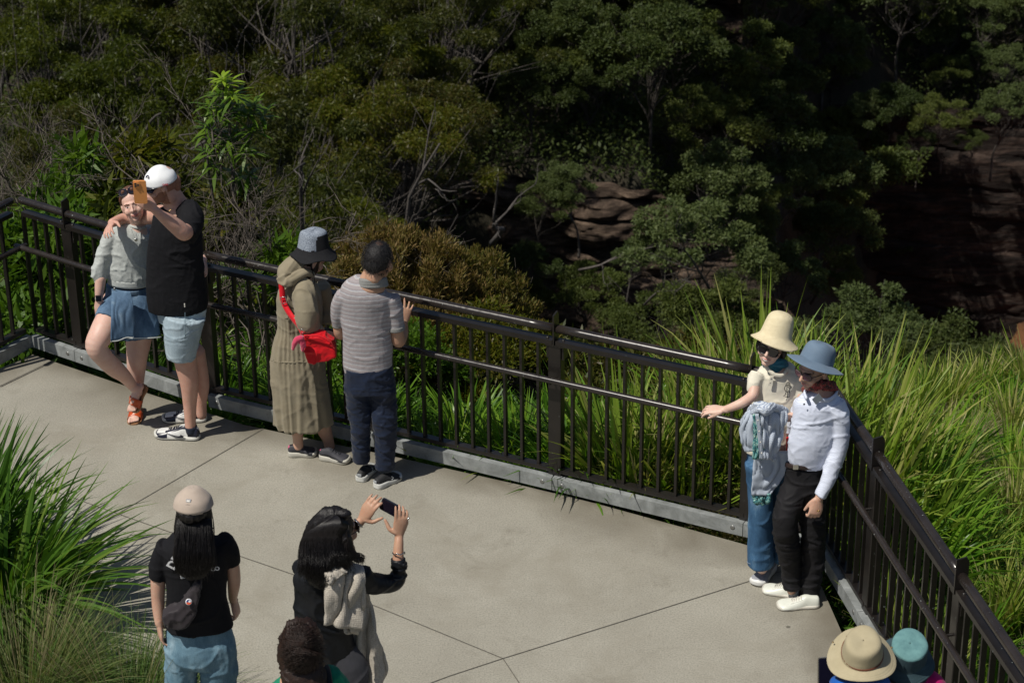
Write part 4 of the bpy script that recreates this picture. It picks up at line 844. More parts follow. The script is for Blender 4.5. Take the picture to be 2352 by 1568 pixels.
_flap = lambda: (sheet('skirt_flap', [(257, 668, -.15, 300, 668, -.15), (256, 700, -.235, 306, 700, -.20), (255, 738, -.30, 308, 738, -.225), (255, 782, -.335, 306, 774, -.25)], DEN, A.root, A.Y, .006, 3, .006, (6, 2)), mk('flap_fray', Geo().add(*tube([A.P(255, 784, -.34), A.P(272, 782, -.32), A.P(290, 775, -.29), A.P(306, 775, -.26)], .0032, 6, sub=4)), fr_, A.root))
# feet and sandals
RED = M('orange_leather', (.50, .075, .012), (.36, .045, .010), rough=.32, scale=20, b=.2, bs=90); TANL = M('tan_sole', (.30, .15, .07), rough=.6, b=.1)
def foot(p_, heel, toe, up, w=.088, tz=.03):
    a = np.array(heel); b = np.array(toe); d = nrm(b-a); ln = np.linalg.norm(b-a); sd = nrm(np.cross(d, up)); u = np.cross(sd, d)
    p_.g.add(*tube([a+d*.02+u*.03, a+d*ln*.3+u*.038, a+d*ln*.55+u*.032, a+d*ln*.76+u*.02, a+d*ln*.86+u*.015], [.028, .031, .034, .036, .033], 12, [1, 1, .85, .58, .42], side=sd))
    for k_, (o_, l_, r_) in enumerate(((.026, .045, .012), (.009, .040, .0085), (-.006, .034, .008), (-.019, .028, .0075), (-.030, .022, .007))):
        q = a+d*ln*.82+sd*o_+u*.016; p_.g.add(*tube([q, q+d*l_*.6, q+d*l_-u*.004], [r_, r_*1.05, r_*.8], 8, sub=2))
    return d, ln, sd, u
def sandal(p_, heel, toe, up):
    a = np.array(heel); b = np.array(toe); d, ln, sd, u = foot(p_, a, b, up)
    L1 = []; 
    for x_, w_ in catmull([(-.03, .3), (.02, .7), (.15, .85), (.4, .72), (.65, .95), (.8, 1.08), (.93, .95), (1.02, .55), (1.04, .1)], 3): L1.append((x_, w_))
    lp = L1+[(x_, -w_) for x_, w_ in L1[::-1]]; o = mk('sandal', Geo().add(*prism([a+d*ln*x_+sd*.045*w_-u*.006 for x_, w_ in lp], .014, u)), TANL, p_.root, smooth=False)
    V = []; nn_ = 18; m_ = 10
    for i in range(m_):
        f_ = i/(m_-1); x_ = .52+.28*f_
        for j in range(nn_):
            an = math.pi*j/(nn_-1); rz = .062-.026*f_; V.append(a+d*ln*(x_+.05*math.cos(an)*(1-2*f_)*0)+sd*.047*(1+.02*math.sin(6*f_))*math.cos(an)+u*(rz*math.sin(an)**.8+.002*math.sin(j*1.3+i)))
    g = Geo().add(V, [(i*nn_+j, i*nn_+j+1, (i+1)*nn_+j+1, (i+1)*nn_+j) for i in range(m_-1) for j in range(nn_-1)]); s_ = mk('strap', g, RED, o); s_.modifiers.new('t', 'SOLIDIFY').thickness = .003
sandal(A, PZ(319, 940, .01)+[0, .02, 0], PZ(306, 972, .01), (0, 0, 1))
sandal(A, A.P(331, 884, -.03), A.P(305, 944, -.10), nrm(np.array([-.55, -.62, .25])))
A.tb([(303, 884, -.07, 12), (312, 893, -.07, 12), (316, 900, -.06, 12)])
A.finish(SK_F)
T = A.h['T']; g = Geo().add(*ellipsoid(T(0, -.036, .036), (.0785, .088, .087), A.h['ax'], 28, 20)); 
for k_ in (-1, 1): g.add(*tube([T(k_*.03, .035, .105), T(k_*.066, .02, .055), T(k_*.074, -.01, .01), T(k_*.06, -.05, -.02)], [.016, .012, .010, .02], 10))
g.add(*tube([T(0, -.08, .0), T(0, -.11, -.05), T(.0, -.09, -.14)], [.03, .03, .015], 10)); mk('hair', fuse(g, .006, 3, .5, ((.0022, (90, 90, 20)),)), H_RED, A.root)
A.h['T'] = (lambda T0: (lambda a, b, d: T0(a, b, d)))(T); _h = dict(A.h)
def gl_up(pers, lift, back, mat_l, mat_f, w=.029, hgt=.022):
    T0 = pers.h['T']; hh = dict(pers.h); pers.h = hh; hh['T'] = lambda a, b, d: T0(a*1.03, b*.80+back-.45*(d-lift), d+.0); glasses(pers, mat_l, mat_f, lift, w, hgt); hh['T'] = T0
gl_up(A, .100, -.030, GLASS, M('tortoise', (.03, .012, .006), rough=.25, b=0))
mk('pendant', Geo().add(*ellipsoid(A.P(312, 551, -.092), (.011, .004, .012))), SILV, A.root); strands(A, 'necklace', [[A.P(301, 522, -.075), A.P(306, 538, -.088), A.P(312, 549, -.092)], [A.P(325, 522, -.07), A.P(319, 538, -.086), A.P(312, 549, -.092)]], SILV, .0012)
# ------------------------------------------------------------------ B: tall man in black
BLK = cloth('black_jersey', (.009, .009, .011), (.006, .006, .008), 60, .3, 500, sheen=0); WDEN = denim('washed_denim', (.28, .36, .42), (.40, .49, .55), (.52, .60, .65))
B = Person('tall bearded man in black T-shirt and pale denim shorts taking a selfie', (410, 1003))
B.head(369, 425, -.02, yaw=-72, pitch=16, roll=-4, sc=1.04, neck=[(388, 440, .02, 24), (400, 462, .04, 27), (408, 484, .04, 36)], beard=True, smile=.3, nose=1.02)
B.tb([(424, 810, -.03, 28), (427, 836, -.03, 25.5), (435, 880, -.03, 21.5), (436, 925, -.02, 16), (437, 965, -.02, 13), (438, 990, -.02, 13)]); B.tb([(445, 812, .12, 27), (457, 846, .12, 20), (463, 885, .12, 18), (462, 925, .12, 13), (463, 952, .12, 12)])
ts = B.cloth('t_shirt', [([(405, 466, .05, 25), (406, 480, .04, 42), (405, 500, .02, 54), (404, 545, 0, 61), (402, 590, 0, 65), (404, 640, 0, 68), (407, 690, 0, 70.5), (409, 711, 0, 67)], dict(ratio=.60, n=26)),
    ([(430, 480, .0, 28), (440, 498, -.07, 30), (432, 525, -.16, 30), (424, 541, -.22, 28)], {})], BLK, folds=((.006, (7, 7, 11)), (.002, (25, 25, 25))), seed=12, smooth=4)
sh = B.cloth('denim_shorts', [([(416, 690, 0, 60), (416, 715, 0, 58), (417, 740, .0, 50)], dict(ratio=.62, n=24)), ([(424, 725, -.04, 48), (419, 762, -.05, 43), (417, 795, -.05, 38), (417, 821, -.05, 33)], {}), ([(420, 725, .08, 46), (414, 765, .10, 38), (425, 798, .12, 34), (432, 812, .12, 31)], {})], WDEN, folds=((.005, (10, 10, 20)),), seed=13, smooth=4)
mk('cuff_seam', Geo().add(*tube([B.P(417+33*math.cos(a), 818+1.5*math.cos(a)+10*math.sin(a)*.8, -.05-.088*math.sin(a)) for a in np.linspace(0, 6.283, 20)], .0022, 5, sub=2)), M('pale_thread', (.5, .56, .56), b=0), B.root)
mk('side_seam', Geo().add(*tube([B.P(425, 718, -.15), B.P(425, 740, -.175), B.P(425, 760, -.175), B.P(424, 820, -.145)], .0018, 5, sub=4)), M('blue_thread', (.13, .2, .25), b=0), B.root)
mk('hem_tag', Geo().add(*box(B.P(424, 701, -.128), (.003, .003, .012))), TEETH, B.root, smooth=False)
B.tb([(426, 520, -.12, 20), (423, 534, -.27, 19.5), (405, 520, -.31, 18.5), (385, 505, -.34, 15.5), (368, 493, -.37, 11.5), (355, 481, -.39, 9.6)])
q = B.P(355, 481, -.39); B.hand(q, B.P(312, 452, -.41)-q, (-.1, -.95, .25), (-.5, 0, .85), 1.06, curl=.28, spread=.13, thumb=1.1, fc=(.2, .35, .5, .6))
B.tb([(370, 492, .14, 22), (330, 500, .24, 16), (285, 502, .24, 13), (258, 512, .14, 10.5)]); q = B.P(257, 512, .13); B.hand(q, B.P(243, 536, -.02)-q, (-.5, -.75, .5), (-.3, .1, .9), 1.0, curl=.45)
DNK = [M('white_leather', (.74, .74, .72), rough=.4, b=.05), M('navy_leather', (.012, .014, .03), rough=.32, b=.05), M('sole_white', (.62, .61, .56), rough=.6, b=.1), M('navy_lace', (.02, .02, .03), b=0), TEETH]
for toe, heel in (((354, 1000), (461, 1008)), ((371, 965), (477, 965))):
    o, (a, X_, Yv, Zl, ln) = B.shoe(toe, heel, DNK, 'dunk', .108, .10)
    sd = -1 if np.dot(Yv, [0, 1, 0]) > 0 else 1     # side that faces the deck
    S_ = [(.30, .040), (.33, .031), (.40, .027), (.50, .034), (.62, .050), (.70, .062), (.58, .047), (.48, .040), (.42, .038), (.385, .042), (.37, .052), (.35, .047)]
    q_ = [a+X_*ln*x_+Yv*sd*(.052-.006*abs(x_-.5))+Zl*z_ for x_, z_ in S_]; sw_ = mk('side_swoosh', Geo().add(*prism(q_, .004, Yv)), DNK[1], o, smooth=False)
mk('sock', Geo().add(*tube([B.P(438, 978, -.02), B.P(440, 992, -.02)], .043, 16, cap='flat')), NAVY, B.root)
B.finish(SK_R)
T = B.h['T']; g = Geo().add(*ellipsoid(T(0, -.026, .008), (.0755, .088, .068), B.h['ax'], 28, 20)); g.add(*tube([T(0, -.09, -.005), T(0, -.085, -.05)], [.04, .03], 10)); mk('hair', fuse(g, .006, 2, .5), BEARD, B.root)
CAPW = cloth('white_cotton', (.78, .79, .80), (.70, .71, .73), 20, .2, 400)
def cap(s, mat, brimmat, bdir=1, tilt=0., rad=.086, cz=.040, lip=-.012, blen=.075, bdrop=.02, open_back=False):
    T = s.h['T']; f = s.h['f']*bdir; u = nrm(s.h['u']+s.h['f']*tilt); x = s.h['x']; c = T(0, -.012, cz)
    o = hat(s, 'cap', c, u, [(.002, rad*.92), (.03, rad*.89), (rad*.62, rad*.66), (rad*.90, rad*.34), (rad*1.0, 0), (rad*1.0, lip)], mat, wob=lambda r_, z_, a, k: (r_*(1+.10*abs(math.sin(a))), z_+.0012*math.cos(6*a)*k), ax0=x)
    V = []; m_, nn_ = 8, 17; f2 = nrm(f-u*np.dot(f, u)); x2 = np.cross(f2, u)
    for i in range(m_):
        for j in range(nn_):
            an = R(-62+124*j/(nn_-1)); rr = rad*1.05; k_ = i/(m_-1); ext = blen*math.cos(an*1.25)**.6*k_ if abs(an*1.25) < 1.57 else 0
            V.append(c+f2*(rr*math.cos(an)*1.04+ext)+x2*rr*math.sin(an)*(1-.05*k_)+u*(lip+.002-bdrop*k_-.016*(math.sin(an)**2)*k_))
    b = mk('brim', Geo().add(V, [(i*nn_+j, i*nn_+j+1, (i+1)*nn_+j+1, (i+1)*nn_+j) for i in range(m_-1) for j in range(nn_-1)]), brimmat, o); b.modifiers.new('t', 'SOLIDIFY').thickness = .003
    mk('button', Geo().add(*ellipsoid(c+u*rad*.93, (.008, .008, .004), [x, f, u])), mat, o)
    y3 = np.cross(u, nrm(s.h['x']-u*np.dot(s.h['x'], u))); x3 = np.cross(y3, u); PR = catmull([(.004, rad*.93), (rad*.30, rad*.865), (rad*.62, rad*.665), (rad*.90, rad*.345), (rad*1.0, 0)], 4)
    for a_ in np.arange(6)*math.pi/3+math.pi/6: mk('seam', Geo().add(*tube([c+(x3*math.cos(a_)+y3*math.sin(a_))*r_*(1+.10*abs(math.sin(a_)))+u*(z_+.0010) for r_, z_ in PR], .0016, 5, sub=1)), mat, o)
    for a_ in np.arange(6)*math.pi/3: mk('eyelet', Geo().add(*ellipsoid(c+(x3*math.cos(a_)+y3*math.sin(a_))*rad*.60*(1+.10*abs(math.sin(a_)))+u*rad*.69, (.003,)*3)), mat, o)
    return o, c, f2, x2, u
o, c, f2, x2, u = cap(B, CAPW, cloth('navy_twill', (.01, .012, .025)), tilt=-.10, rad=.093, cz=.036, blen=.07)
def badge(o_, c_, n_, r_, mats, inner):
    n_ = nrm(n_); a_ = nrm(np.cross(n_, (.1, .05, 1))); b_ = np.cross(n_, a_)
    mk('badge', Geo().add(*lathe([(0.0001, .0016), (r_*.98, .0012), (r_, -.001)], c_, [a_, b_, n_], 24)), mats[0], o_); inner(c_+n_*.0028, a_, b_, n_)
nv = nrm(-B.h['x']*.0+B.h['f']*.78+u*.52+np.array([0, -.35, 0])); cc = c+nv*.094
NVYT = M('navy_thread', (.012, .014, .05), b=0); badge(o, cc, nv, .023, [NVYT], lambda p_, a_, b_, n_: [mk('emblem', Geo().add(*tube([p_+a_*x1+b_*y1 for x1, y1 in pl], .0022, 5, sub=3)), TEETH, o) for pl in (((-.012, -.004), (-.004, .008), (.006, .012)), ((-.004, -.012), (.004, -.002), (.012, .004)), ((-.010, -.012), (-.002, -.014)))])
sd_ = nrm(np.array([.15, -1, .1])); textmesh('OAK', .017, c+np.array([0.028, -.0, 0])+sd_*.098-u*.008, nrm(np.array([1, 0, 0.12])), u, M('red_thread', (.55, .03, .06), b=0), o, bold=.0006)
T = B.h['T']; mk('sunglasses', Geo().add(*tube([T(.088, -.07, .020), T(.094, .0, .026), T(.085, .07, .030), T(.05, .115, .032), T(0, .125, .034), T(-.05, .115, .032), T(-.09, .03, .026)], [.003, .0035, .004, .006, .006, .006, .003], 8)).add(*prism([T(.078, .098, .046), T(.02, .124, .05), T(.008, .126, .032), T(.03, .122, .014), (T(.072, .102, .014))], .004, B.h['f'])), GLASS, B.root)
strands(B, 'necklace', [[B.P(398, 478, -.075), B.P(385, 487, -.09), B.P(379, 500, -.10)], [B.P(362, 487, -.08), B.P(368, 497, -.09), B.P(378, 500, -.10)]], GOLD, .0014)
ph_c = B.P(322, 441, -.45); xx = nrm(np.array([1, .1, -.06])); yy = nrm(B.P(324.5, 471, -.44)-B.P(319.5, 411, -.46))*-1; zz = nrm(np.cross(xx, yy)); zz = zz if zz[1] < 0 else -zz
ORG = M('orange_case', (.72, .30, .09), (.68, .27, .08), rough=.5, b=.02)
o, c = handset('phone', ph_c, (xx, yy, zz), (.080, .158, .011), [ORG], 'phone in an orange case held up by the tall man')
mk('screen', Geo().add(*prism([c-zz*.0065+xx*a_+yy*b_ for a_, b_ in ((-.036, -.074), (.036, -.074), (.036, .074), (-.036, .074))], .001, zz)), GLASS, o, smooth=False)
cb = c+zz*.008+yy*.054-xx*.017; o2 = mk('camera_bump', Geo().add(*box(cb, (.018, .018, .0025), [xx, yy, zz], .006)), ORG, o, smooth=False)
for a_, b_ in ((-.008, .008), (-.008, -.008), (.008, 0)): mk('lens', Geo().add(*lathe([(.0001, .004), (.0062, .004), (.0066, 0)], cb+zz*.002+xx*a_+yy*b_, [xx, yy, zz], 16)), GLASS, o2)
# ------------------------------------------------------------------ C: woman in the khaki dress
KH = cloth('khaki_cotton', (.26, .225, .16), (.225, .19, .13), 12, .25, 350); C_ = Person('woman in a long khaki hooded dress with a black and grey bucket hat', (700, 1045))
C_.head(714, 596, .02, yaw=122, pitch=34, roll=2, sc=.96, neck=[(704, 600, .02, 17), (694, 618, .03, 20), (688, 638, .03, 30)], smile=.1)
C_.tb([(683, 940, .0, 20), (682, 975, .0, 17), (684, 1005, .0, 12), (685, 1024, .0, 12)]); C_.tb([(728, 940, .10, 22), (742, 980, .10, 18), (753, 1008, .10, 13), (757, 1024, .10, 12)])
def pleat_c(V):
    c = C_.P(690, 860, .03); th = np.arctan2(V[:, 1]-c[1], V[:, 0]-c[0]); n_ = vnoise(np.column_stack([th*1.2, V[:, 2]*1.5, 0*th]), 3); z = V[:, 2]; lo = nz((.72-z)/.08); up = nz((z-.95)/.1)
    return (.005*np.sin(9*th+4.5*n_)+.0025*np.sin(21*th+6*n_))*lo*(.5+.5*nz((.72-z)/.5))+.004*np.sin(24*th+4*n_)*(1-lo)*(1-up)
dr = C_.cloth('dress', [([(690, 632, .04, 24), (687, 648, .03, 40), (686, 680, .02, 51), (687, 720, .02, 52), (687, 752, .02, 50), (686, 790, .02, 57), (686, 840, .02, 62), (691, 900, .03, 66), (699, 972, .04, 69)], dict(ratio=.72, n=30, sub=6)),
    ([(698, 645, -.07, 20), (699, 672, -.13, 25), (701, 705, -.17, 26.5), (706, 738, -.18, 25), (722, 757, -.17, 17), (738, 763, -.15, 12)], {}), ([(740, 655, .12, 18), (748, 700, .16, 18), (748, 745, .1, 14)], {})], KH, voxel=.008, under=.75, seed=22, smooth=3, pleat=pleat_c, folds=((.012, (11, 11, 1.2)), (.004, (8, 8, 12)), (.001, (40, 40, 30))))
o = mk('tier_seam', Geo().add(*tube([C_.P(686+62*math.cos(a), 823-2*math.cos(a)+9*math.sin(a), .02-.72*62*mpp(C_.P(686, 823))*math.sin(a)) for a in np.linspace(0, 6.283, 40)], [.006+.002*(i % 2) for i in range(40)], 6, sub=2)), KH, C_.root); drape(o, dr, .001)
o = mk('waist_gather', Geo().add(*tube([C_.P(670+28*math.cos(a), 731+5*math.sin(a), -.11-.07*math.sin(a)) for a in np.linspace(.3, 2.9, 26)], [.007+.003*(i % 2) for i in range(26)], 6, sub=2)), KH, C_.root); drape(o, dr, .001)
C_.cloth('hood', [([(652, 640, -.06, 15), (662, 622, -.05, 21), (685, 607, .0, 23), (708, 612, .03, 18), (722, 630, -.0, 10)], {}), ([(645, 634, -.10, 12), (655, 649, -.12, 9), (675, 640, -.12, 10), (702, 626, -.10, 10), (720, 632, -.06, 7)], {})], KH, voxel=.006, smooth=4, folds=((.011, (12, 12, 16)),), under=0, seed=23)
C_.cloth('cuff', [([(727, 757, -.165, 15.5), (738, 762, -.15, 13.5)], {})], KH, under=0, folds=())
q = C_.P(740, 764, -.15); C_.tb([(728, 760, -.16, 10), (740, 764, -.15, 8.5)]); C_.hand(q, C_.P(764, 775, -.13)-q, (.2, -.7, .7), (.2, -.6, -.5), .92, curl=.7)
TRL = [M('charcoal_mesh', (.035, .035, .045), rough=.7, b=.5, bs=300), M('black_rubber', (.012, .012, .014), rough=.5, b=.1), M('cream_sole', (.50, .48, .42), rough=.7, b=.2), M('grey_lace', (.06, .06, .07), b=0), M('pink_tab', (.62, .09, .22), b=0)]
C_.shoe((730, 1043), (661, 1046), TRL, 'trail', .098, .085); C_.shoe((806, 1062), (734, 1052), TRL, 'trail', .098, .085)
C_.finish(SK_A)
T = C_.h['T']; g = Geo().add(*ellipsoid(T(0, -.030, .032), (.079, .092, .088), C_.h['ax'], 28, 20)); g.add(*tube([T(.06, .0, .0), T(.065, .02, -.05), T(.055, .01, -.11)], [.026, .024, .014], 10)); g.add(*tube([T(-.06, .0, .0), T(-.065, .02, -.05), T(-.055, .01, -.09)], [.026, .024, .014], 10)); mk('hair', fuse(g, .006, 3, .5, ((.002, (90, 90, 15)),)), H_DBR, C_.root)
HB = cloth('black_linen', (.010, .010, .012), (.016, .016, .018), 90, .4, 500, sheen=0); HG, t, p = newmat('grey_weave'); v = coords(t); L(t, ramp(t, noise(t, v, 330, 2), [(.40, (.06, .08, .12)), (.6, (.36, .40, .46))]), p.inputs['Base Color']); p.inputs['Roughness'].default_value = .9; bump(t, p, noise(t, v, 330, 2), .6, .003)
cc = C_.P(721, 566, .01); upv = (.03, .10, 1)
o = hat(C_, 'bucket_hat', cc, upv, [(.002, .108), (.05, .106), (.074, .094), (.083, .05), (.090, .0), (.092, -.006), (.115, -.035), (.148, -.062)], [HB, HG], wob=lambda r_, z_, a, k: (r_*(1+.05*k*math.sin(5*a+1)), z_+.010*max(0, k-.7)/.3*math.sin(4*a+.5)+.004*math.sin(3*a)), fn=lambda X_, Y_, Z_: np.where((Z_ > .0) & ((X_ > -.022) | ((Z_ > .088) & (X_ > -.08))), 1, 0))
strands(C_, 'chin_cord', [[C_.P(712, 600, -.09), C_.P(717, 622, -.10), C_.P(722, 640, -.07), C_.P(722, 662, -.05)]], HB, .004)
REDB = cloth('red_nylon', (.62, .006, .012), (.45, .004, .010), 9, .3, 200, rough=.55); REDS = cloth('red_webbing', (.66, .008, .018), rough=.6, b=.5)
def pouch(name, poly, dy, th, Yb, mat, base, label, cat, folds=((.008, (9, 9, 12)),), vox=.006, sm=8, seed=3):
    g = Geo(); g.add(*prism([P(a, b, Yb+dy) for a, b in poly], th, (0, 1, .15))); vf = fuse(g, vox, sm, .5, folds, seed); o = mk(name, vf, mat, base=base); return tag(o, label, cat)
bb = C_.P(735, 800, -.22); rb = empty('crossbody_bag', bb, 'bright red crossbody bag hanging at the hip of the khaki dress', 'bag')
g = Geo().add(*prism([C_.P(a, b, -.22) for a, b in ((697, 766), (736, 764), (762, 780), (772, 796), (774, 812), (750, 822), (708, 827), (700, 805))], .10, (0, 1, .2))); mk('pouch', fuse(g, .006, 9, .5, ((.010, (9, 9, 12)), (.003, (30, 30, 30))), 5), REDB, rb)
mk('flap_edge', Geo().add(*tube([C_.P(699, 770, -.28), C_.P(730, 771, -.29), C_.P(757, 784, -.285), C_.P(768, 797, -.27)], .0045, 6)), REDS, rb)
def ribbon(pts, w, mat, parent, name, n_=(0, -1, 0), th=.003, sub=6):
    A = catmull(np.array(pts), sub); T_ = np.gradient(A, axis=0); V = []
    for a_, t_ in zip(A, T_): s_ = nrm(np.cross(nrm(t_), n_))*w/2; V += [a_-s_, a_+s_]
    o = mk(name, Geo().add(V, [(2*i, 2*i+1, 2*i+3, 2*i+2) for i in range(len(A)-1)]), mat, parent); m_ = o.modifiers.new('t', 'SOLIDIFY'); m_.thickness = th; return o
ribbon([C_.P(*q) for q in ((646, 646, -.07), (648, 672, -.08), (650, 690, -.09), (660, 712, -.12), (676, 735, -.17), (688, 750, -.215), (696, 765, -.25))], .036, REDS, rb, 'strap')
mk('buckle', Geo().add(*tube([C_.P(*q) for q in ((644, 683, -.10), (656, 681, -.11), (659, 694, -.115), (648, 698, -.11), (644, 683, -.10))], .0028, 6, sub=1)), SILV, rb)
mk('ring', Geo().add(*tube([C_.P(694+4*math.cos(a), 760+4.5*math.sin(a), -.28) for a in np.linspace(0, 6.283, 14)], .0022, 6, sub=1)), SILV, rb)
PK = M('pink_plush', (.60, .035, .10), (.45, .02, .07), rough=1, scale=90, b=.8, bs=250, sheen=.6); g = Geo()
for A_ in (((692, 776, 7), (682, 780, 7.5), (676, 790, 6), (673, 801, 4)), ((690, 780, 6), (694, 792, 5.5), (695, 804, 4)), ((690, 774, 5), (698, 786, 4), (700, 796, 3))): g.add(*tube([C_.P(a, b, -.31) for a, b, _ in A_], [r_*mpp(C_.P(680, 790)) for *_, r_ in A_], 10))
tag(mk('plush_charm', fuse(g, .0045, 2, .5, ((.0015, (90, 90, 90)),)), PK, base=C_.P(685, 788, -.31)), 'small pink plush charm clipped to the red crossbody bag', 'bag charm')
# ------------------------------------------------------------------ D: man in the striped polo
STR = stripes('striped_jersey', (.3, .3, .3), [(0, (.34, .30, .31)), (.34, (.56, .56, .53)), (.40, (.33, .30, .31)), (.50, (.50, .55, .62)), (.56, (.30, .27, .28)), (.86, (.35, .315, .32))], .030)
COLG = cloth('grey_rib', (.20, .20, .195), (.24, .24, .23), 100, .5, 500); NVP = cloth('navy_twill_trouser', (.010, .018, .042), (.007, .011, .026), 7, .2, 300, rough=.6)
D = Person('man in a striped grey polo and navy trousers leaning on the railing', (860, 1103))
D.head(871, 600, .02, yaw=152, pitch=20, roll=4, sc=1.08, neck=[(866, 606, .02, 22), (858, 630, .02, 25), (852, 655, .02, 34)])
po = D.cloth('polo_shirt', [([(853, 646, .03, 29), (848, 655, .03, 46), (843, 672, .02, 62), (842, 700, .02, 62), (841, 730, .02, 58), (843, 765, .02, 56), (845, 800, .02, 57), (845, 835, .02, 57), (845, 855, .02, 55)], dict(ratio=.60, n=28)),
    ([(793, 676, .02, 21), (781, 700, .04, 21), (776, 728, .05, 17), (776, 747, .06, 12.5)], {}), ([(896, 682, .02, 23), (904, 712, .02, 22), (908, 735, .02, 20.5), (909, 753, .02, 20)], {})], STR, folds=((.005, (7, 7, 10)), (.001, (26, 26, 26))), seed=31, smooth=3)
mk('cuff', Geo().add(*tube([D.P(909, 747, .02), D.P(910, 756, .02)], [20.8*mpp(D.P(909, 750))]*2, 24, cap='flat')), COLG, D.root); mk('cuff', Geo().add(*tube([D.P(776, 741, .06), D.P(776.5, 749, .06)], [13.5*mpp(D.P(776, 750))]*2, 20, cap='flat')), COLG, D.root)
g = Geo()
for yy_, rr_ in ((654, 32), (647, 30), (641, 28.5)): g.add(*tube([D.P(856+rr_*math.cos(a), yy_-1*math.cos(a)-4*math.sin(a), .02+.085*math.sin(a)) for a in np.linspace(0, 6.283, 20)], .014, 8, sub=2, cap='flat'))
mk('collar', fuse(g, .005, 3), COLG, D.root)
D.tb([(909, 745, .02, 15), (914, 776, .03, 15.5), (917, 783, .05, 14.5), (926, 765, .16, 12), (928, 745, .24, 9)]); D.tb([(776, 740, .06, 11), (779, 762, .07, 13), (785, 768, .12, 12), (800, 755, .22, 10)])
q = D.P(928, 743, .25); D.hand(q, D.P(932, 716, .27)-q, (.3, -.8, .3), (-.9, -.1, 0), .98, curl=.15, spread=.22, thumb=.6); q = D.P(802, 752, .25); D.hand(q, (.3, .9, .2), (0, 0, 1), (1, 0, 0), .98, curl=.3)
tr = D.cloth('trousers', [([(845, 838, .02, 55), (848, 865, .02, 58), (850, 895, .02, 59)], dict(ratio=.66, n=24)), ([(822, 890, .02, 31), (823, 925, .02, 27), (826, 960, .01, 24.5), (829, 1010, .02, 22), (830, 1058, .03, 20.5)], {}), ([(878, 890, .02, 33), (882, 925, .02, 29), (884, 965, .0, 28.5), (886, 1015, -.0, 25), (884, 1074, -.01, 22)], {})], NVP, folds=((.007, (7, 7, 18)), (.004, (16, 16, 34))), seed=33, smooth=3, under=.75)
WLK = [M('black_knit', (.012, .012, .013), (.022, .022, .024), rough=.7, scale=60, b=.4, bs=300), M('black_overlay', (.008, .008, .009), rough=.5, b=0), M('chalk_sole', (.60, .60, .57), rough=.7, b=.15), M('black_lace', (.015, .015, .016), b=0), M('grey_logo', (.4, .42, .44), b=0)]
for toe, heel in (((855, 1073), (826, 1108)), ((918, 1094), (862, 1123))):
    o, (a, X_, Yv, Zl, ln) = D.shoe(toe, heel, WLK, 'walk', .100, .078); sd = -1 if Yv[1] > 0 else 1
    mk('heel_tab', Geo().add(*box(a-X_*.000+Zl*.056, (.002, .014, .007), [X_, Yv, Zl])), WLK[4], o, smooth=False)
    mk('side_mark', Geo().add(*tube([a+X_*ln*.52+Yv*sd*.050+Zl*.036, a+X_*ln*.47+Yv*sd*.049+Zl*.046, a+X_*ln*.55+Yv*sd*.047+Zl*.050, a+X_*ln*.50+Yv*sd*.044+Zl*.062], .0022, 5, sub=3)), WLK[4], o)
D.finish(SK_T)
T = D.h['T']; g = Geo().add(*ellipsoid(T(0, -.024, .026), (.0810, .096, .100), D.h['ax'], 30, 22)); g.add(*ellipsoid(T(0, -.060, -.015), (.066, .054, .060), D.h['ax']))
vf = fuse(g, .005, 2, .5, ((.0015, (120, 120, 120)),)); SCALP = M('scalp_hair', (.10, .055, .038), (.010, .007, .006), rough=.6, scale=140, b=.6, bs=300, stretch=(1, 1, .3))
def scalp(Cn): q = ((Cn-D.h['c']) @ D.h['ax'].T)/D.h['sc']; return np.where((q[:, 2] > .06) & (q[:, 1] < -.0) & (np.hypot(q[:, 0]*1.1-.01, q[:, 1]+.058) < .020+.010*vnoise(q*80)), 1, 0)
mk('hair', vf, [M('short_black_hair', (.006, .005, .006), (.014, .012, .012), rough=.6, scale=90, b=.9, bs=350), SCALP], D.root, mi=setmat(vf, scalp)); fuzz(D, (0, -.030, .020), (.082, .093, .103), 2600, .013, H_BLK, 5, -.062); glasses(D, GLASS, BLKP, name='spectacles', lens=False, w=.026, hgt=.019)
# ------------------------------------------------------------------ E: woman in the cream hat
POL = cloth('cream_pique', (.70, .66, .55), (.64, .60, .50), 14, .3, 380); DEN2 = denim('faded_flare_denim', (.022, .06, .125), (.055, .13, .24), (.20, .32, .44)); PNK = cloth('blush_lining', (.55, .40, .36))
E_ = Person('smiling woman in a cream bucket hat and cream polo resting a hand on the handrail', (1752, 1330))
E_.head(1774, 794, .0, yaw=-22, pitch=-6, roll=12, sc=1.0, neck=[(1779, 812, .02, 19), (1782, 834, .03, 22), (1784, 850, .03, 34)], smile=.6); E_.h['smile'] = .55
E_.tb([(1750, 1095, -.02, 26), (1748, 1170, -.02, 24), (1750, 1290, -.02, 14), (1750, 1305, -.02, 13)]); E_.tb([(1792, 1060, .06, 28), (1795, 1170, .06, 22), (1795, 1280, .06, 14)])
E_.cloth('polo_shirt', [([(1782, 838, .03, 27), (1783, 848, .03, 44), (1783, 868, .02, 55), (1781, 900, .01, 54), (1777, 940, -.01, 51), (1771, 985, -.0, 54), (1767, 1036, .0, 57)], dict(ratio=.60, n=28)), ([(1742, 858, .0, 20), (1732, 880, -.03, 17), (1731, 898, -.04, 14.5)], {}), ([(1826, 866, .02, 20), (1838, 892, -.0, 17), (1838, 915, -.02, 15)], {})], POL, folds=((.006, (8, 8, 11)), (.002, (25, 25, 25))), seed=41, smooth=3)
g = Geo(); 
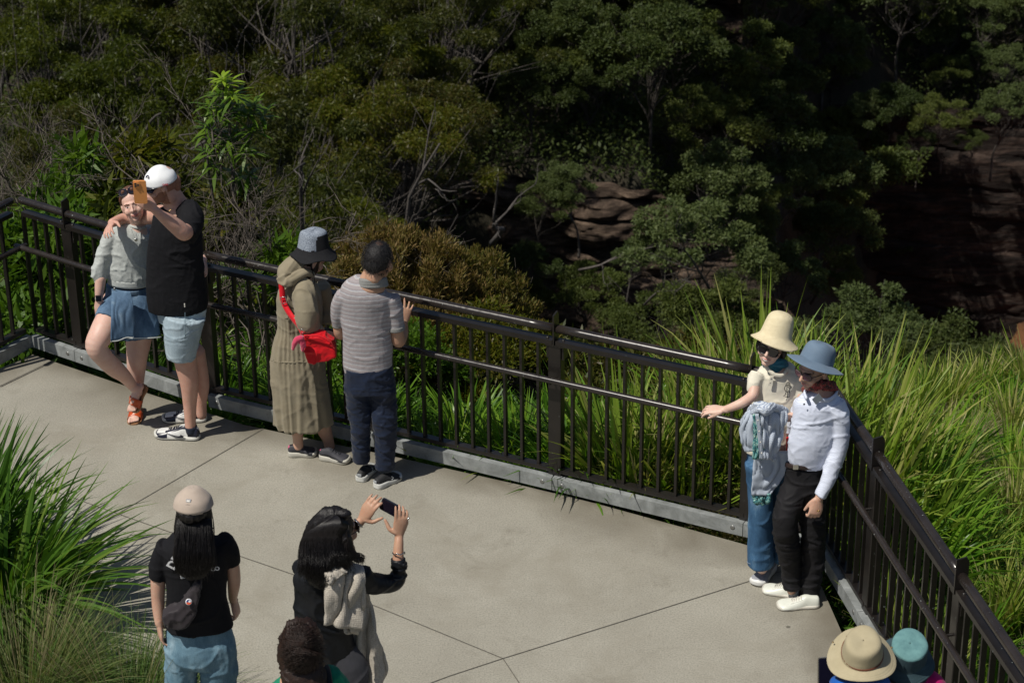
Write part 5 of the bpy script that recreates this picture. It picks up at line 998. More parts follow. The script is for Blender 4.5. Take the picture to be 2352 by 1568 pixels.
for pl in (((1758, 828, .04), (1757, 838, -.03), (1766, 850, -.055), (1776, 858, -.066)), ((1808, 838, .04), (1806, 850, -.03), (1797, 862, -.062), (1780, 861, -.068)), ((1758, 828, .04), (1782, 822, .12), (1808, 838, .04))): g.add(*tube([E_.P(*q) for q in pl], .014, 8, .6))
mk('collar', fuse(g, .005, 2), POL, E_.root); mk('placket', Geo().add(*prism([E_.P(a, b, -.072-.0002*(b-850)) for a, b in ((1769, 862), (1777, 863), (1774, 886), (1764, 884))], .006, (0, 1, 0))), POL, E_.root, smooth=False)
for a, b in ((1771, 868), (1769, 878)): mk('button', Geo().add(*ellipsoid(E_.P(a, b, -.080), (.005, .003, .005))), M('shell_button', (.6, .56, .46), b=0), E_.root)
BLS = cloth('teal_knit', (.03, .16, .23), (.02, .11, .17), 30, .3, 200); g = Geo()
for a0, r_ in ((830, 22), (838, 25)): g.add(*tube([E_.P(1781+r_*math.cos(a), a0+3*math.sin(a)*-1+2*math.cos(a), .02-.065*math.sin(a)) for a in np.linspace(0, 6.283, 18)], .016, 8, sub=2, cap='flat'))
g.add(*tube([E_.P(1781, 829, .02), E_.P(1780, 842, .01), E_.P(1779, 853, -.0)], [.050, .052, .040], 16)); mk('neck_scarf', fuse(g, .005, 2, .5, ((.004, (30, 30, 60)),)), BLS, E_.root)
THR = M('black_thread', (.03, .03, .03), b=0); EM = empty('x', (0, 0, 0)); bpy.data.objects.remove(EM); K_ = (1809, 893)
def emb(pl, r_=.0022): return tube([E_.P(K_[0]+a_, K_[1]+b_, -.074+.0016*(a_+5)) for a_, b_ in pl], r_, 5, sub=3)
g = Geo()
for pl in (((-3, -12), (1, -15), (5, -12), (5, -7), (0, -5), (-4, -8), (-3, -12)), ((-4, -8), (-7, -3), (-6, 3), (-3, 6)), ((5, -7), (10, -2), (9, 4), (5, 6)), ((-3, 6), (5, 6)), ((-3, 6), (-6, 14), (-9, 16)), ((0, 7), (0, 14), (-1, 18), (-4, 19)), ((5, 6), (5, 14), (4, 18), (0, 19)), ((-2, -9), (3, -9))): g.add(*emb(pl))
mk('emblem', g, THR, E_.root); textmesh('17', .028, E_.P(K_[0]+1, K_[1]+1, -.074), np.array([1, 0, -.05]), nrm(np.array([0, .1, 1])), THR, E_.root, bold=.0004)
E_.cloth('jeans', [([(1767, 1030, .0, 52), (1768, 1060, .0, 52)], dict(ratio=.64, n=24)), ([(1744, 1060, -.03, 33), (1746, 1110, -.03, 31), (1747, 1165, -.04, 29), (1746, 1225, -.03, 29), (1747, 1295, -.02, 31)], {}), ([(1790, 1060, .06, 33), (1795, 1110, .06, 31), (1797, 1170, .06, 28), (1797, 1230, .06, 26), (1797, 1284, .06, 27)], {})], DEN2, folds=((.005, (7, 7, 14)),), seed=43, smooth=3, under=.8)
mk('hem_stitch', Geo().add(*tube([E_.P(1747+31*math.cos(a), 1289+8*math.sin(a), -.02-.075*math.sin(a)) for a in np.linspace(0, 6.283, 18)], .0018, 5, sub=2)), M('blue_stitch', (.25, .32, .42), b=0), E_.root)
E_.tb([(1733, 885, -.04, 13), (1728, 908, -.08, 12.5), (1704, 925, -.12, 11.5), (1680, 935, -.12, 9.5), (1664, 940, -.11, 8)])
q = E_.P(1663, 940, -.11); E_.hand(q, E_.P(1630, 940, -.09)-q, (.1, -.3, .95), (.1, -.95, -.2), .95, curl=.42, spread=.09, thumb=1.1, pal=.9)
E_.tb([(1838, 905, -.02, 12), (1838, 935, -.05, 12), (1822, 955, -.12, 11), (1805, 960, -.16, 9), (1795, 960, -.17, 8)]); q = E_.P(1794, 960, -.17); E_.hand(q, (-1, -.1, -.2), (0, -.5, .8), (0, -1, -.3), .92, curl=.6)
SNK = [M('grey_knit', (.30, .31, .34), (.22, .23, .26), rough=.85, scale=120, b=.5, bs=200, stretch=(.3, .3, 3)), M('grey_knit_edge', (.30, .30, .32), b=.1), M('white_foam', (.70, .70, .68), rough=.6, b=.1), TEETH, TEETH]
E_.shoe((1733, 1348), (1776, 1302), SNK, 'knit', .100, .082); E_.shoe((1738, 1316), (1784, 1286), SNK, 'knit', .100, .082)
E_.finish(SK_P)
T = E_.h['T']; g = Geo().add(*ellipsoid(T(0, -.030, .035), (.079, .090, .086), E_.h['ax'], 28, 20)); 
for k_ in (-1, 1): g.add(*tube([T(k_*.07, .01, .03), T(k_*.076, .0, -.03), T(k_*.066, -.02, -.075)], [.018, .018, .010], 10))
g.add(*ellipsoid(T(0, -.07, -.04), (.06, .035, .05), E_.h['ax'])); mk('hair', fuse(g, .006, 3), H_BLK, E_.root); glasses(E_, GLASS, BLKP, w=.030, hgt=.026)
STW = M('cream_straw', (.72, .63, .43), (.64, .545, .35), rough=.85, scale=40, b=.7, bs=160, bd=.006, stretch=(1, 1, 2.5))
uE = nrm(np.array([.30, .30, 1])); cE = E_.P(1782, 771, .0)
hat(E_, 'bucket_hat', cE, uE, [(.002, .138), (.035, .135), (.064, .114), (.076, .075), (.083, .03), (.090, .0), (.108, -.020), (.136, -.040), (.140, -.0405)], STW, wob=lambda r_, z_, a, k: (r_*(1+.03*k*math.sin(3*a)), z_+.010*nz((k-.65)/.35)*math.sin(2*a+1)), thick=.005)
ST2 = stripes('ticking_stripe', 0, [(0, (.50, .55, .62)), (.5, (.24, .29, .40)), (.80, (.50, .55, .62))], .0068, 'X', .0012, rot=(0, R(8), 0)); ST3 = stripes('ticking_stripe_cross', 0, [(0, (.56, .61, .68)), (.5, (.22, .27, .39)), (.82, (.56, .61, .68))], .0080, 'Z', .0012, rot=(0, R(28), 0))
ts_ = empty('folded_shirt', E_.P(1755, 1000, -.2), 'blue and white striped shirt with teal floral scarf slung over an arm', 'shirt')
def sheet(name, rows, mat, parent, Yb, th=.012, seed=1, amp=.012, fold=(12, 3), vox=.005):
    """draped cloth panel: rows of (x0,y0,dy0,x1,y1,dy1) from top to bottom, wrinkled along its fall and solid"""
    A = catmull(np.array(rows, float), 7); m_, n_ = len(A), 26; V = []
    for i, a_ in enumerate(A):
        for j in range(n_):
            k_ = j/(n_-1); q = P(a_[0]+(a_[3]-a_[0])*k_, a_[1]+(a_[4]-a_[1])*k_, Yb+a_[2]+(a_[5]-a_[2])*k_); V.append(q)
    V = np.array(V); U_ = np.tile(np.arange(n_)/(n_-1), m_); W_ = np.repeat(np.arange(m_)/(m_-1), n_); w_ = vnoise(np.column_stack([U_*fold[0]*.5+.8*vnoise(np.column_stack([U_*3, W_*4, 0*U_]), seed), W_*fold[1], 0*U_+seed]), seed); V[:, 1] -= amp*2*np.abs(w_)
    o = mk(name, (V, [(i*n_+j, i*n_+j+1, (i+1)*n_+j+1, (i+1)*n_+j) for i in range(m_-1) for j in range(n_-1)]), mat, parent); m2 = o.modifiers.new('t', 'SOLIDIFY'); m2.thickness = th; m2.offset = 0; return o
FLR, t, p = newmat('teal_floral'); v = coords(t); L(t, ramp(t, noise(t, v, 75, 3, .6, 1.5), [(.38, (.008, .02, .03)), (.47, (.03, .18, .20)), (.56, (.12, .34, .33)), (.64, (.45, .52, .42))]), p.inputs['Base Color']); p.inputs['Roughness'].default_value = .8
_flap()
sheet('scarf_end', [(1728, 1130, -.185, 1768, 1128, -.185), (1730, 1145, -.19, 1768, 1143, -.19), (1738, 1156, -.185, 1764, 1154, -.185)], FLR, ts_, E_.Y, .02, 5)
sheet('hanging_tail', [(1732, 1040, -.19, 1812, 1032, -.17), (1729, 1080, -.20, 1806, 1075, -.17), (1727, 1110, -.205, 1790, 1105, -.18), (1726, 1135, -.205, 1768, 1134, -.19)], ST2, ts_, E_.Y, .012, 6)
sheet('left_panel', [(1728, 935, -.17, 1762, 940, -.20), (1706, 955, -.18, 1750, 955, -.22), (1699, 985, -.19, 1748, 985, -.24), (1703, 1015, -.2, 1745, 1015, -.24), (1712, 1034, -.2, 1742, 1035, -.24)], ST2, ts_, E_.Y, .014, 7)
sheet('scarf', [(1730, 950, -.24, 1748, 948, -.25), (1732, 985, -.245, 1752, 985, -.26), (1730, 1020, -.25, 1758, 1025, -.26), (1728, 1050, -.245, 1752, 1052, -.255)], FLR, ts_, E_.Y, .012, 8)
sheet('right_panel', [(1745, 932, -.20, 1790, 930, -.20), (1746, 950, -.25, 1807, 945, -.21), (1752, 985, -.27, 1800, 985, -.23), (1752, 1020, -.27, 1788, 1028, -.24), (1754, 1046, -.26, 1776, 1056, -.24)], ST3, ts_, E_.Y, .014, 9, .02, (16, 3))
sheet('button_placket', [(1735, 950, -.275, 1742, 950, -.28), (1740, 985, -.285, 1748, 985, -.285), (1743, 1030, -.285, 1752, 1030, -.285), (1745, 1052, -.28, 1755, 1055, -.28)], ST2, ts_, E_.Y, .01, 9, .002)
g = Geo(); 
for pl in (((1722, 940, -.16, 7), (1740, 930, -.23, 9), (1762, 934, -.27, 11), (1785, 936, -.24, 9), (1806, 944, -.18, 7)), ((1745, 936, -.26, 8), (1758, 944, -.30, 11), (1770, 940, -.27, 9)), ((1728, 948, -.2, 6), (1745, 940, -.27, 8), (1762, 944, -.29, 8))): g.add(*tube([E_.P(*q[:3]) for q in pl], [q[3]*mpp(E_.P(1750, 940)) for q in pl], 10, .8))
mk('knot', fuse(g, .005, 2, .5, ((.006, (22, 22, 30)),)), ST3, ts_)
for y_ in (965, 990, 1015, 1040): mk('button', Geo().add(*ellipsoid(E_.P(1739.5+(y_-950)*.11, y_, -.302), (.005, .003, .005))), TEETH, ts_)
tag(mk('red_pouch', fuse(Geo().add(*prism([E_.P(a, b, -.1) for a, b in ((1806, 1008), (1818, 1005), (1822, 1060), (1812, 1066), (1806, 1040))], .06, (0, 1, 0))), .006, 6), REDB, base=E_.P(1812, 1035, -.1)), 'thin strip of a red pouch between the two people at the fence corner', 'bag')
# ------------------------------------------------------------------ F: man in the blue hat
LSH, t, p = newmat('pale_lilac_jersey'); v = coords(t, rot=(0, R(24), R(10))); wv = N(t, 'TexWave', wave_type='BANDS', bands_direction='Z'); wv.inputs['Scale'].default_value = 42; wv.inputs['Distortion'].default_value = 1.5; L(t, v, wv.inputs['Vector'])
L(t, ramp(t, wv.outputs['Fac'], [(.05, (.50, .54, .68)), (.35, (.62, .66, .78)), (.8, (.65, .69, .80))]), p.inputs['Base Color']); p.inputs['Roughness'].default_value = .6; bump(t, p, noise(t, coords(t), 300, 2), .2, .002)
BKT = cloth('black_trouser', (.013, .012, .014), (.009, .009, .010), 8, .2, 300, rough=.7, sheen=0); F_ = Person('man in a wide blue-grey hat, pale long-sleeved shirt and black trousers', (1815, 1375))
F_.head(1870, 846, .0, yaw=-50, pitch=8, roll=4, sc=1.02, neck=[(1878, 866, .02, 22), (1884, 888, .03, 26), (1886, 906, .03, 36)], smile=.0)
F_.tb([(1812, 1300, -.02, 13), (1817, 1340, -.02, 12), (1818, 1355, -.02, 11)]); F_.tb([(1864, 1300, -.01, 13), (1860, 1350, -.01, 12), (1858, 1372, -.01, 11)])
F_.cloth('long_sleeved_shirt', [([(1885, 897, .03, 29), (1884, 908, .02, 44), (1882, 928, .01, 58), (1876, 962, .0, 57), (1868, 1000, -.01, 56), (1861, 1035, -.01, 53), (1853, 1064, -.0, 45)], dict(ratio=.66, n=28)),
    ([(1917, 925, -.03, 23), (1929, 955, -.04, 22.5), (1931, 990, -.04, 21.5), (1926, 1030, -.05, 21), (1913, 1070, -.08, 19), (1898, 1108, -.11, 16.5), (1883, 1139, -.13, 14.5)], {}), ([(1842, 925, .08, 20), (1828, 960, .14, 16), (1815, 990, .18, 14)], {})], LSH, folds=((.0055, (6, 6, 12)), (.002, (18, 18, 28))), seed=51, smooth=3)
g = Geo()
for pl in (((1856, 890, .02), (1848, 902, -.04), (1852, 915, -.075)), ((1922, 896, .04), (1918, 908, -.03), (1900, 919, -.066), (1872, 915, -.085)), ((1856, 890, .04), (1888, 880, .12), (1922, 896, .04))): g.add(*tube([F_.P(*q) for q in pl], .015, 8, .6))
mk('collar', fuse(g, .005, 2), LSH, F_.root); mk('button', Geo().add(*ellipsoid(F_.P(1847, 928, -.085), (.006, .004, .006))), BLKP, F_.root)
mk('chest_patch', Geo().add(*prism([F_.P(a, b, -.092-.0004*(b-917)) for a, b in ((1865, 917), (1881, 903), (1890, 915), (1874, 929))], .004, (0, 1, 0))), M('grey_patch', (.13, .15, .17), b=.1), F_.root, smooth=False)
mk('side_belt', Geo().add(*tube([F_.P(1850+45*math.cos(a), 1069+4.5*math.sin(a)+2*math.cos(a), -.0-.66*45*mpp(F_.P(1850, 1070))*math.sin(a)*1.02) for a in np.linspace(0, 6.283, 36)], .016, 8, [.4]*36, side=(0, 0, 1), sub=1)), M('dark_leather', (.03, .018, .016), rough=.35, b=.3), F_.root)
mk('buckle', Geo().add(*box(F_.P(1828, 1072, -.080), (.016, .004, .015), None, .003)), SILV, F_.root, smooth=False)
F_.cloth('trousers', [([(1850, 1068, .0, 43), (1848, 1095, .0, 47), (1846, 1125, .0, 49)], dict(ratio=.68, n=24)), ([(1826, 1120, -.0, 34), (1811, 1165, -.05, 32), (1803, 1205, -.08, 29), (1811, 1260, -.05, 27), (1818, 1315, -.02, 23), (1820, 1352, -.03, 22)], {}), ([(1866, 1120, .0, 33), (1866, 1170, -.0, 31), (1868, 1230, -.01, 29), (1867, 1290, -.0, 26), (1861, 1345, -.01, 25), (1858, 1374, -.02, 24)], {})], BKT, folds=((.008, (6, 6, 14)), (.004, (16, 16, 30))), seed=53, smooth=3, under=.75)
g = Geo(); 
for a0, r_ in ((884, 30), (893, 34)): g.add(*tube([F_.P(1883+r_*math.cos(a), a0-4*math.sin(a)+0*math.cos(a), .02-.075*math.sin(a)) for a in np.linspace(0, 6.283, 18)], .019, 8, sub=2, cap='flat'))
GT, t, p = newmat('paisley_cloth'); v = coords(t); L(t, ramp(t, noise(t, v, 60, 4, .6, 1.2), [(.36, (.015, .012, .012)), (.46, (.10, .05, .035)), (.56, (.42, .03, .03)), (.66, (.30, .24, .20))]), p.inputs['Base Color']); p.inputs['Roughness'].default_value = .85
mk('neck_gaiter', fuse(g, .005, 2, .5, ((.006, (24, 24, 50)),)), GT, F_.root)
F_.tb([(1890, 1125, -.12, 10), (1882, 1143, -.13, 9.5)]); q = F_.P(1881, 1143, -.13); F_.hand(q, F_.P(1872, 1178, -.15)-q, (.15, -1, .1), (-.9, -.15, -.1), 1.02, curl=.95, spread=.03, thumb=.9, fc=(.9, .95, 1.0, 1.05))
mk('ring', Geo().add(*tube([F_.P(1879.5+3.4*math.cos(a), 1173+1.2*math.sin(a), -.185-.01*math.sin(a)) for a in np.linspace(0, 6.283, 12)], .0022, 6, sub=1)), GOLD, F_.root)
WSH = [M('cream_leather', (.68, .69, .62), (.62, .63, .56), rough=.42, b=.05), M('seam_shade', (.42, .42, .37), b=0), M('offwhite_sole', (.60, .57, .50), rough=.6, b=.1), M('cream_lace', (.60, .58, .52), b=0), TEETH]
F_.shoe((1750, 1353), (1838, 1372), WSH, 'low', .104, .075); F_.shoe((1782, 1394), (1883, 1390), WSH, 'low', .104, .075)
F_.finish(SK_A, brow=BROWB)
T = F_.h['T']; g = Geo().add(*ellipsoid(T(0, -.030, .032), (.0775, .090, .084), F_.h['ax'], 28, 20)); g.add(*ellipsoid(T(0, -.07, -.04), (.055, .035, .04), F_.h['ax'])); mk('hair', fuse(g, .006, 2), bpy.data.materials['short_black_hair'], F_.root); glasses(F_, PURP, BLKP, w=.030, hgt=.022, drop=.004)
BLH = cloth('slate_blue_nylon', (.135, .19, .26), (.11, .16, .225), 12, .2, 200, rough=.7); uF = nrm(np.array([.40, .40, 1])); cF = F_.P(1875, 831, -.01)
o = hat(F_, 'sun_hat', cF, uF, [(.002, .112), (.035, .110), (.066, .100), (.082, .070), (.090, .012), (.094, .0), (.120, -.010), (.150, -.022), (.168, -.030)], BLH, wob=lambda r_, z_, a, k: (r_*(1+.02*math.sin(2*a)), z_+.012*nz((k-.55)/.45)*math.sin(2*a+2.2)+.003*math.sin(5*a)*(1-k)), thick=.004)
mk('hat_seam', Geo().add(*tube([cF+(.0905*math.cos(a))*nrm(np.cross(uF, [0, 1, 0]))+(.0905*math.sin(a))*np.cross(uF, nrm(np.cross(uF, [0, 1, 0])))+uF*.008 for a in np.linspace(0, 6.283, 30)], .003, 6, sub=1)), BLH, F_.root)
# ------------------------------------------------------------------ G: woman in the beige cap, back to us
BLT = cloth('black_tee', (.009, .009, .011), (.006, .006, .008), 60, .3, 500, sheen=0); DEN3 = denim('light_denim', (.07, .14, .20), (.14, .24, .31), (.30, .41, .48))
G_ = Person('young woman in a beige cap, black T-shirt and light jeans seen from behind', (0, 0), loc=PZ(445, 1117, 1.70)*[1, 1, 0]); 
G_.head(446, 1164, .0, yaw=172, pitch=2, roll=0, sc=.98, neck=[(446, 1195, .0, 20), (446, 1222, .0, 23), (446, 1238, .0, 40)])
G_.tb([(415, 1560, 0, 30), (417, 1680, 0, 24), (420, 1785, 0, 14), (421, 1800, 0, 13)]); G_.tb([(498, 1560, 0, 30), (498, 1680, 0, 24), (496, 1785, 0, 14), (496, 1800, 0, 13)])
tg = G_.cloth('t_shirt', [([(445, 1224, .0, 32), (444, 1236, .0, 54), (445, 1256, .0, 76), (448, 1290, .0, 76), (451, 1330, .0, 71), (452, 1370, .0, 70), (455, 1405, .0, 75), (458, 1438, .0, 80)], dict(ratio=.60, n=30)), ([(386, 1252, .0, 25), (372, 1280, .01, 25), (365, 1305, .01, 23.5), (362, 1326, .01, 21.5)], {}), ([(505, 1240, .02, 27), (523, 1262, .03, 25), (531, 1285, .04, 20), (534, 1294, .05, 16)], {})], BLT, folds=((.006, (6, 6, 6)), (.001, (22, 22, 22))), seed=61, smooth=3)
G_.tb([(363, 1315, .01, 17), (363, 1345, .01, 17), (363, 1372, .01, 15.5), (364, 1400, -.0, 14), (366, 1430, -.02, 10.5)]); q = G_.P(366, 1431, -.02); G_.hand(q, G_.P(370, 1462, -.02)-q, (-.9, -.3, 0), (.3, .9, 0), .95, curl=.6)
G_.tb([(532, 1285, .04, 16), (537, 1320, .06, 15.5), (537, 1343, .08, 14.5), (535, 1368, .14, 11), (535, 1376, .16, 9.5)]); q = G_.P(535, 1376, .16); G_.hand(q, G_.P(541, 1396, .16)-q, (.9, -.3, .1), (-.3, .9, .2), .95, curl=.9)
G_.cloth('jeans', [([(458, 1430, .0, 73), (459, 1460, .0, 79), (461, 1490, -.01, 84), (461, 1510, -.0, 83)], dict(ratio=.58, n=26)), ([(420, 1500, .0, 42), (415, 1545, .0, 37), (413, 1600, .0, 36), (415, 1690, .0, 34), (418, 1790, .0, 36)], {}), ([(500, 1500, .0, 44), (503, 1545, .0, 42), (503, 1600, .0, 39), (500, 1690, .0, 36), (498, 1795, .0, 37)], {})], DEN3, folds=((.007, (6, 6, 10)), (.003, (18, 18, 26))), seed=63, smooth=4, under=.75)
G_.shoe((418, 1780), (414, 1812), SNK, 'knit'); G_.shoe((502, 1782), (500, 1815), SNK, 'knit'); G_.finish(SK_A)
g = Geo(); g.add(*ellipsoid(G_.h['T'](0, -.028, -.005), (.079, .092, .055), G_.h['ax'], 26, 18)); G_.tb([(446, 1150, -.02, 38), (446, 1185, -.03, 42), (445, 1215, -.055, 44), (444, 1250, -.10, 46), (445, 1285, -.125, 47), (447, 1308, -.13, 40), (450, 1318, -.13, 30)], ratio=.42, g=g, n=24); vf = fuse(g, .006, 3, .5, ((.006, (50, 50, 3)), (.002, (140, 140, 6)))); mk('hair', vf, H_BLK, G_.root)
r2 = np.random.default_rng(9); ps = []
for i in range(800):
    k_ = r2.uniform(-1, 1); x0 = 446+k_*40; x1 = 446+k_*(44+6*r2.random())+r2.normal()*2; dp_ = .42*.105*math.sqrt(1-k_*k_*.95)
    yb = 1300+22*(1-k_*k_)+r2.normal()*7; ps.append([G_.P(x0, 1190, -.03-dp_), G_.P((x0+x1)/2, 1235, -.085-dp_+r2.normal()*.004), G_.P(x1, 1280, -.122-dp_+r2.normal()*.006), G_.P(x1+r2.normal()*2, yb, -.130-dp_*.9)])
for i in range(26): s_ = 1 if i % 2 else -1; x0 = 446+s_*41; ps.append([G_.P(x0, 1175, .0), G_.P(x0+s_*(3+3*r2.random()), 1215, -.01), G_.P(x0+s_*(6*r2.random()), 1245+10*r2.random(), -.03)])
strands(G_, 'loose_hair', ps, H_BLK, .0011)
BEI = cloth('beige_twill', (.44, .36, .30), (.39, .32, .265), 30, .3, 450); o, c, f2, x2, u = cap(G_, BEI, BEI, tilt=.10, rad=.094, cz=.027, blen=.078, bdrop=.012)
dn = -G_.h['f']; hole = c+dn*.094+u*.014
mk('cap_opening', Geo().add(*prism([hole+x2*.032*math.cos(a)+u*(.030*max(0, math.sin(a))-.0) for a in np.linspace(0, math.pi, 12)], .004, dn)), H_BLK, o, smooth=False); mk('cap_strap', Geo().add(*tube([c+x2*.098*math.sin(a)*.98-G_.h['f']*.096*math.cos(a)-u*.008 for a in np.linspace(-.75, .75, 9)], .007, 8, .5)), BEI, o)
mk('cap_label', Geo().add(*box(c+dn*.083+u*.058, (.012, .0025, .008), [x2, nrm(dn+u*.6), nrm(u-dn*.6)])), M('label_grey', (.30, .30, .32), b=0), o, smooth=False); mk('cap_label_print', Geo().add(*box(c+dn*.0855+u*.0575, (.008, .002, .0045), [x2, nrm(dn+u*.6), nrm(u-dn*.6)])), TEETH, o, smooth=False)
PRN = M('white_print', (.72, .72, .74), b=0); ux = nrm(P(415, 1276, G_.Y)-P(399, 1304, G_.Y)); 
o = textmesh('DF', .064, G_.P(400, 1292, -.098), nrm(np.array([.55, 0, .83])), nrm(np.array([-.83, 0, .55])), PRN, G_.root, bold=.0022, shear=.0)
o = textmesh('IL. BATO', .030, G_.P(440, 1321, -.125), nrm(np.array([1, 0, .14])), nrm(np.array([-.14, 0, 1])), PRN, G_.root, bold=.0012); o = textmesh('CO', .030, G_.P(494, 1306, -.115), nrm(np.array([1, 0, .14])), nrm(np.array([-.14, 0, 1])), PRN, G_.root, bold=.0012)
SLB = cloth('charcoal_ripstop', (.032, .026, .030), (.024, .02, .023), 10, .3, 160, rough=.6); sb_ = empty('sling_bag', G_.P(420, 1395, -.12), 'dark charcoal sling bag with a round badge on the black T-shirt', 'bag')
g = Geo().add(*prism([G_.P(a, b, -.118) for a, b in ((372, 1408), (388, 1396), (408, 1392), (424, 1374), (440, 1350), (455, 1330), (462, 1330), (460, 1370), (452, 1400), (432, 1428), (412, 1440), (392, 1436), (376, 1424))], .07, (0, 1, .2))); mk('pouch', fuse(g, .006, 9, .5, ((.008, (10, 10, 10)), (.003, (26, 26, 26))), 8), SLB, sb_)
ribbon([G_.P(*q) for q in ((458, 1335, -.118), (462, 1310, -.105), (470, 1270, -.100), (478, 1248, -.085))], .03, SLB, sb_, 'strap')
q = G_.P(433.5, 1381.5, -.164); nn_ = nrm(np.array([.1, -1, .45])); a_ = nrm(np.cross(nn_, Zv))*-1; b_ = np.cross(nn_, a_); b_ = b_ if b_[2] > 0 else -b_; rr_ = 7.6*mpp(q)
mk('badge', Geo().add(*lathe([(.0001, .002), (rr_*.97, .002), (rr_, -.003)], q, [a_, b_, nn_], 24)), PRN, sb_)
dsk = lambda cx, cy, r_, z_, a0=0, a1=6.283: prism([q+nn_*z_+a_*(cx+r_*math.cos(t_))+b_*(cy+r_*math.sin(t_)) for t_ in np.linspace(a0, a1, 20)], .0006, nn_)
mk('badge_red', Geo().add(*dsk(0, 0, rr_*.78, .0028, 3.3, 6.2)), M('badge_orange', (.72, .10, .03), b=0), sb_, smooth=False); mk('badge_blue', Geo().add(*dsk(0, .001, rr_*.72, .0030, .1, 3.3)), M('badge_navy', (.02, .04, .18), b=0), sb_, smooth=False); mk('badge_white', Geo().add(*dsk(rr_*.3, rr_*.18, rr_*.36, .0044)), PRN, sb_, smooth=False)
# ------------------------------------------------------------------ H: woman photographing
SAT = cloth('black_satin', (.010, .011, .014), (.007, .008, .010), 10, .15, 200, rough=.45, sheen=0); GTR = cloth('charcoal_trouser', (.055, .055, .065), (.045, .045, .052), 30, .3, 300)
H_ = Person('dark-haired woman in a black shirt taking a photo with raised phone', (0, 0), loc=PZ(773, 1176, 1.66)*[1, 1, 0])
H_.head(776, 1220, .03, yaw=128, pitch=-2, roll=0, sc=1.0, neck=[(768, 1245, .02, 22), (758, 1275, .02, 26), (752, 1295, .02, 40)])
H_.tb([(765, 1540, 0, 34), (762, 1690, 0, 26), (760, 1790, 0, 15)]); H_.tb([(815, 1540, .05, 34), (812, 1690, .05, 26), (806, 1780, .05, 15)])
H_.cloth('shirt', [([(752, 1282, .0, 34), (750, 1296, .0, 58), (752, 1316, .0, 77), (750, 1350, .0, 77), (746, 1390, .0, 71), (744, 1430, .0, 66), (752, 1470, .0, 62), (766, 1505, .0, 57)], dict(ratio=.58, n=30)), ([(826, 1316, .0, 25), (850, 1336, .03, 24.5), (880, 1342, .08, 21.5), (905, 1338, .13, 20), (915, 1325, .15, 18.5), (917, 1305, .16, 17), (915, 1288, .165, 16)], {}), ([(690, 1305, .06, 24), (720, 1290, .2, 20), (770, 1255, .28, 15), (795, 1228, .3, 12)], {})], SAT, folds=((.009, (6, 6, 9)), (.0015, (18, 18, 22))), seed=71, smooth=3)
mk('cuff', Geo().add(*tube([H_.P(915.5, 1300, .163), H_.P(914.5, 1283, .168)], np.array([17.5, 17.2])*mpp(H_.P(915, 1290)), 18, cap='flat')).add(*prism([H_.P(a, b, .12) for a, b in ((922, 1296), (932, 1293), (928, 1306))], .01, (0, 1, 0))), SAT, H_.root)
H_.cloth('trousers', [([(770, 1495, .0, 50), (790, 1535, .0, 58), (792, 1570, .0, 56)], dict(ratio=.6, n=24)), ([(765, 1560, .0, 38), (762, 1700, .0, 30), (760, 1790, .0, 26)], {}), ([(815, 1560, .05, 38), (812, 1690, .05, 30), (808, 1775, .05, 26)], {})], GTR, folds=((.006, (6, 6, 10)),), seed=73)
H_.tb([(914.5, 1292, .167, 13.5), (915, 1265, .19, 12.2), (916, 1245, .21, 11), (917, 1230, .23, 9.4)]); q = H_.P(917, 1229, .23)
H_.hand(q, H_.P(922, 1192, .24)-q, (.35, -.95, .1), (-.95, -.3, .2), 1.0, curl=.35, spread=.05, thumb=.35, fc=(.15, .3, .45, .6)); mk('ring', Geo().add(*ellipsoid(H_.P(938, 1190, .20), (.007, .005, .005))), SILV, H_.root)
mk('bracelet', Geo().add(*tube([H_.P(915.5+14*math.cos(a), 1269.5+3*math.sin(a)+1.2*math.sin(6*a), .19-.05*math.sin(a)) for a in np.linspace(0, 6.283, 25)], [.0028+.0016*(i % 2) for i in range(25)], 6, sub=2)), SILV, H_.root)
H_.tb([(795, 1228, .30, 11.5), (812, 1211, .31, 11), (830, 1194, .32, 9.2)]); q = H_.P(831, 1193, .32)
H_.hand(q, H_.P(857, 1152, .32)-q, (-.55, -.8, .1), (.8, -.4, -.5), 1.0, curl=.4, spread=.05, thumb=.25, fc=(.55, .45, .4, .3)); mk('watch', Geo().add(*tube([H_.P(823+13*math.cos(a)*.62-5*math.sin(a)*0, 1201+10*math.cos(a)*.9, .31-.045*math.sin(a)) for a in np.linspace(0, 6.283, 20)], .007, 6, .5, sub=1)), M('steel_watch', (.22, .22, .24), rough=.3, metal=.8, b=0), H_.root)
H_.shoe((765, 1775), (755, 1805), WLK, 'walk'); H_.shoe((815, 1765), (805, 1795), WLK, 'walk'); H_.finish(SK_T)
glasses(H_, GLASS, M('tortoise', (.03, .012, .006)), w=.031, hgt=.026)
g = Geo(); H_.tb([(777, 1190, .0, 36), (765, 1200, .0, 46), (752, 1225, -.0, 52), (748, 1252, -.01, 55), (750, 1282, -.04, 58), (745, 1305, -.08, 52), (728, 1328, -.10, 32)], ratio=.62, g=g, n=26); g.add(*ellipsoid(H_.P(770, 1208, .02), (.092, .10, .10))); g.add(*ellipsoid(H_.P(788, 1180, -.02), (.045, .03, .025)))
H_.tb([(795, 1215, -.06, 10), (797, 1245, -.08, 13), (805, 1268, -.08, 14), (822, 1285, -.09, 9)], g=g); vf = fuse(g, .0065, 3, .5, ((.006, (28, 28, 3)), (.002, (80, 80, 8)))); mk('hair', vf, H_BLK, H_.root)
r2 = np.random.default_rng(19); ps = []
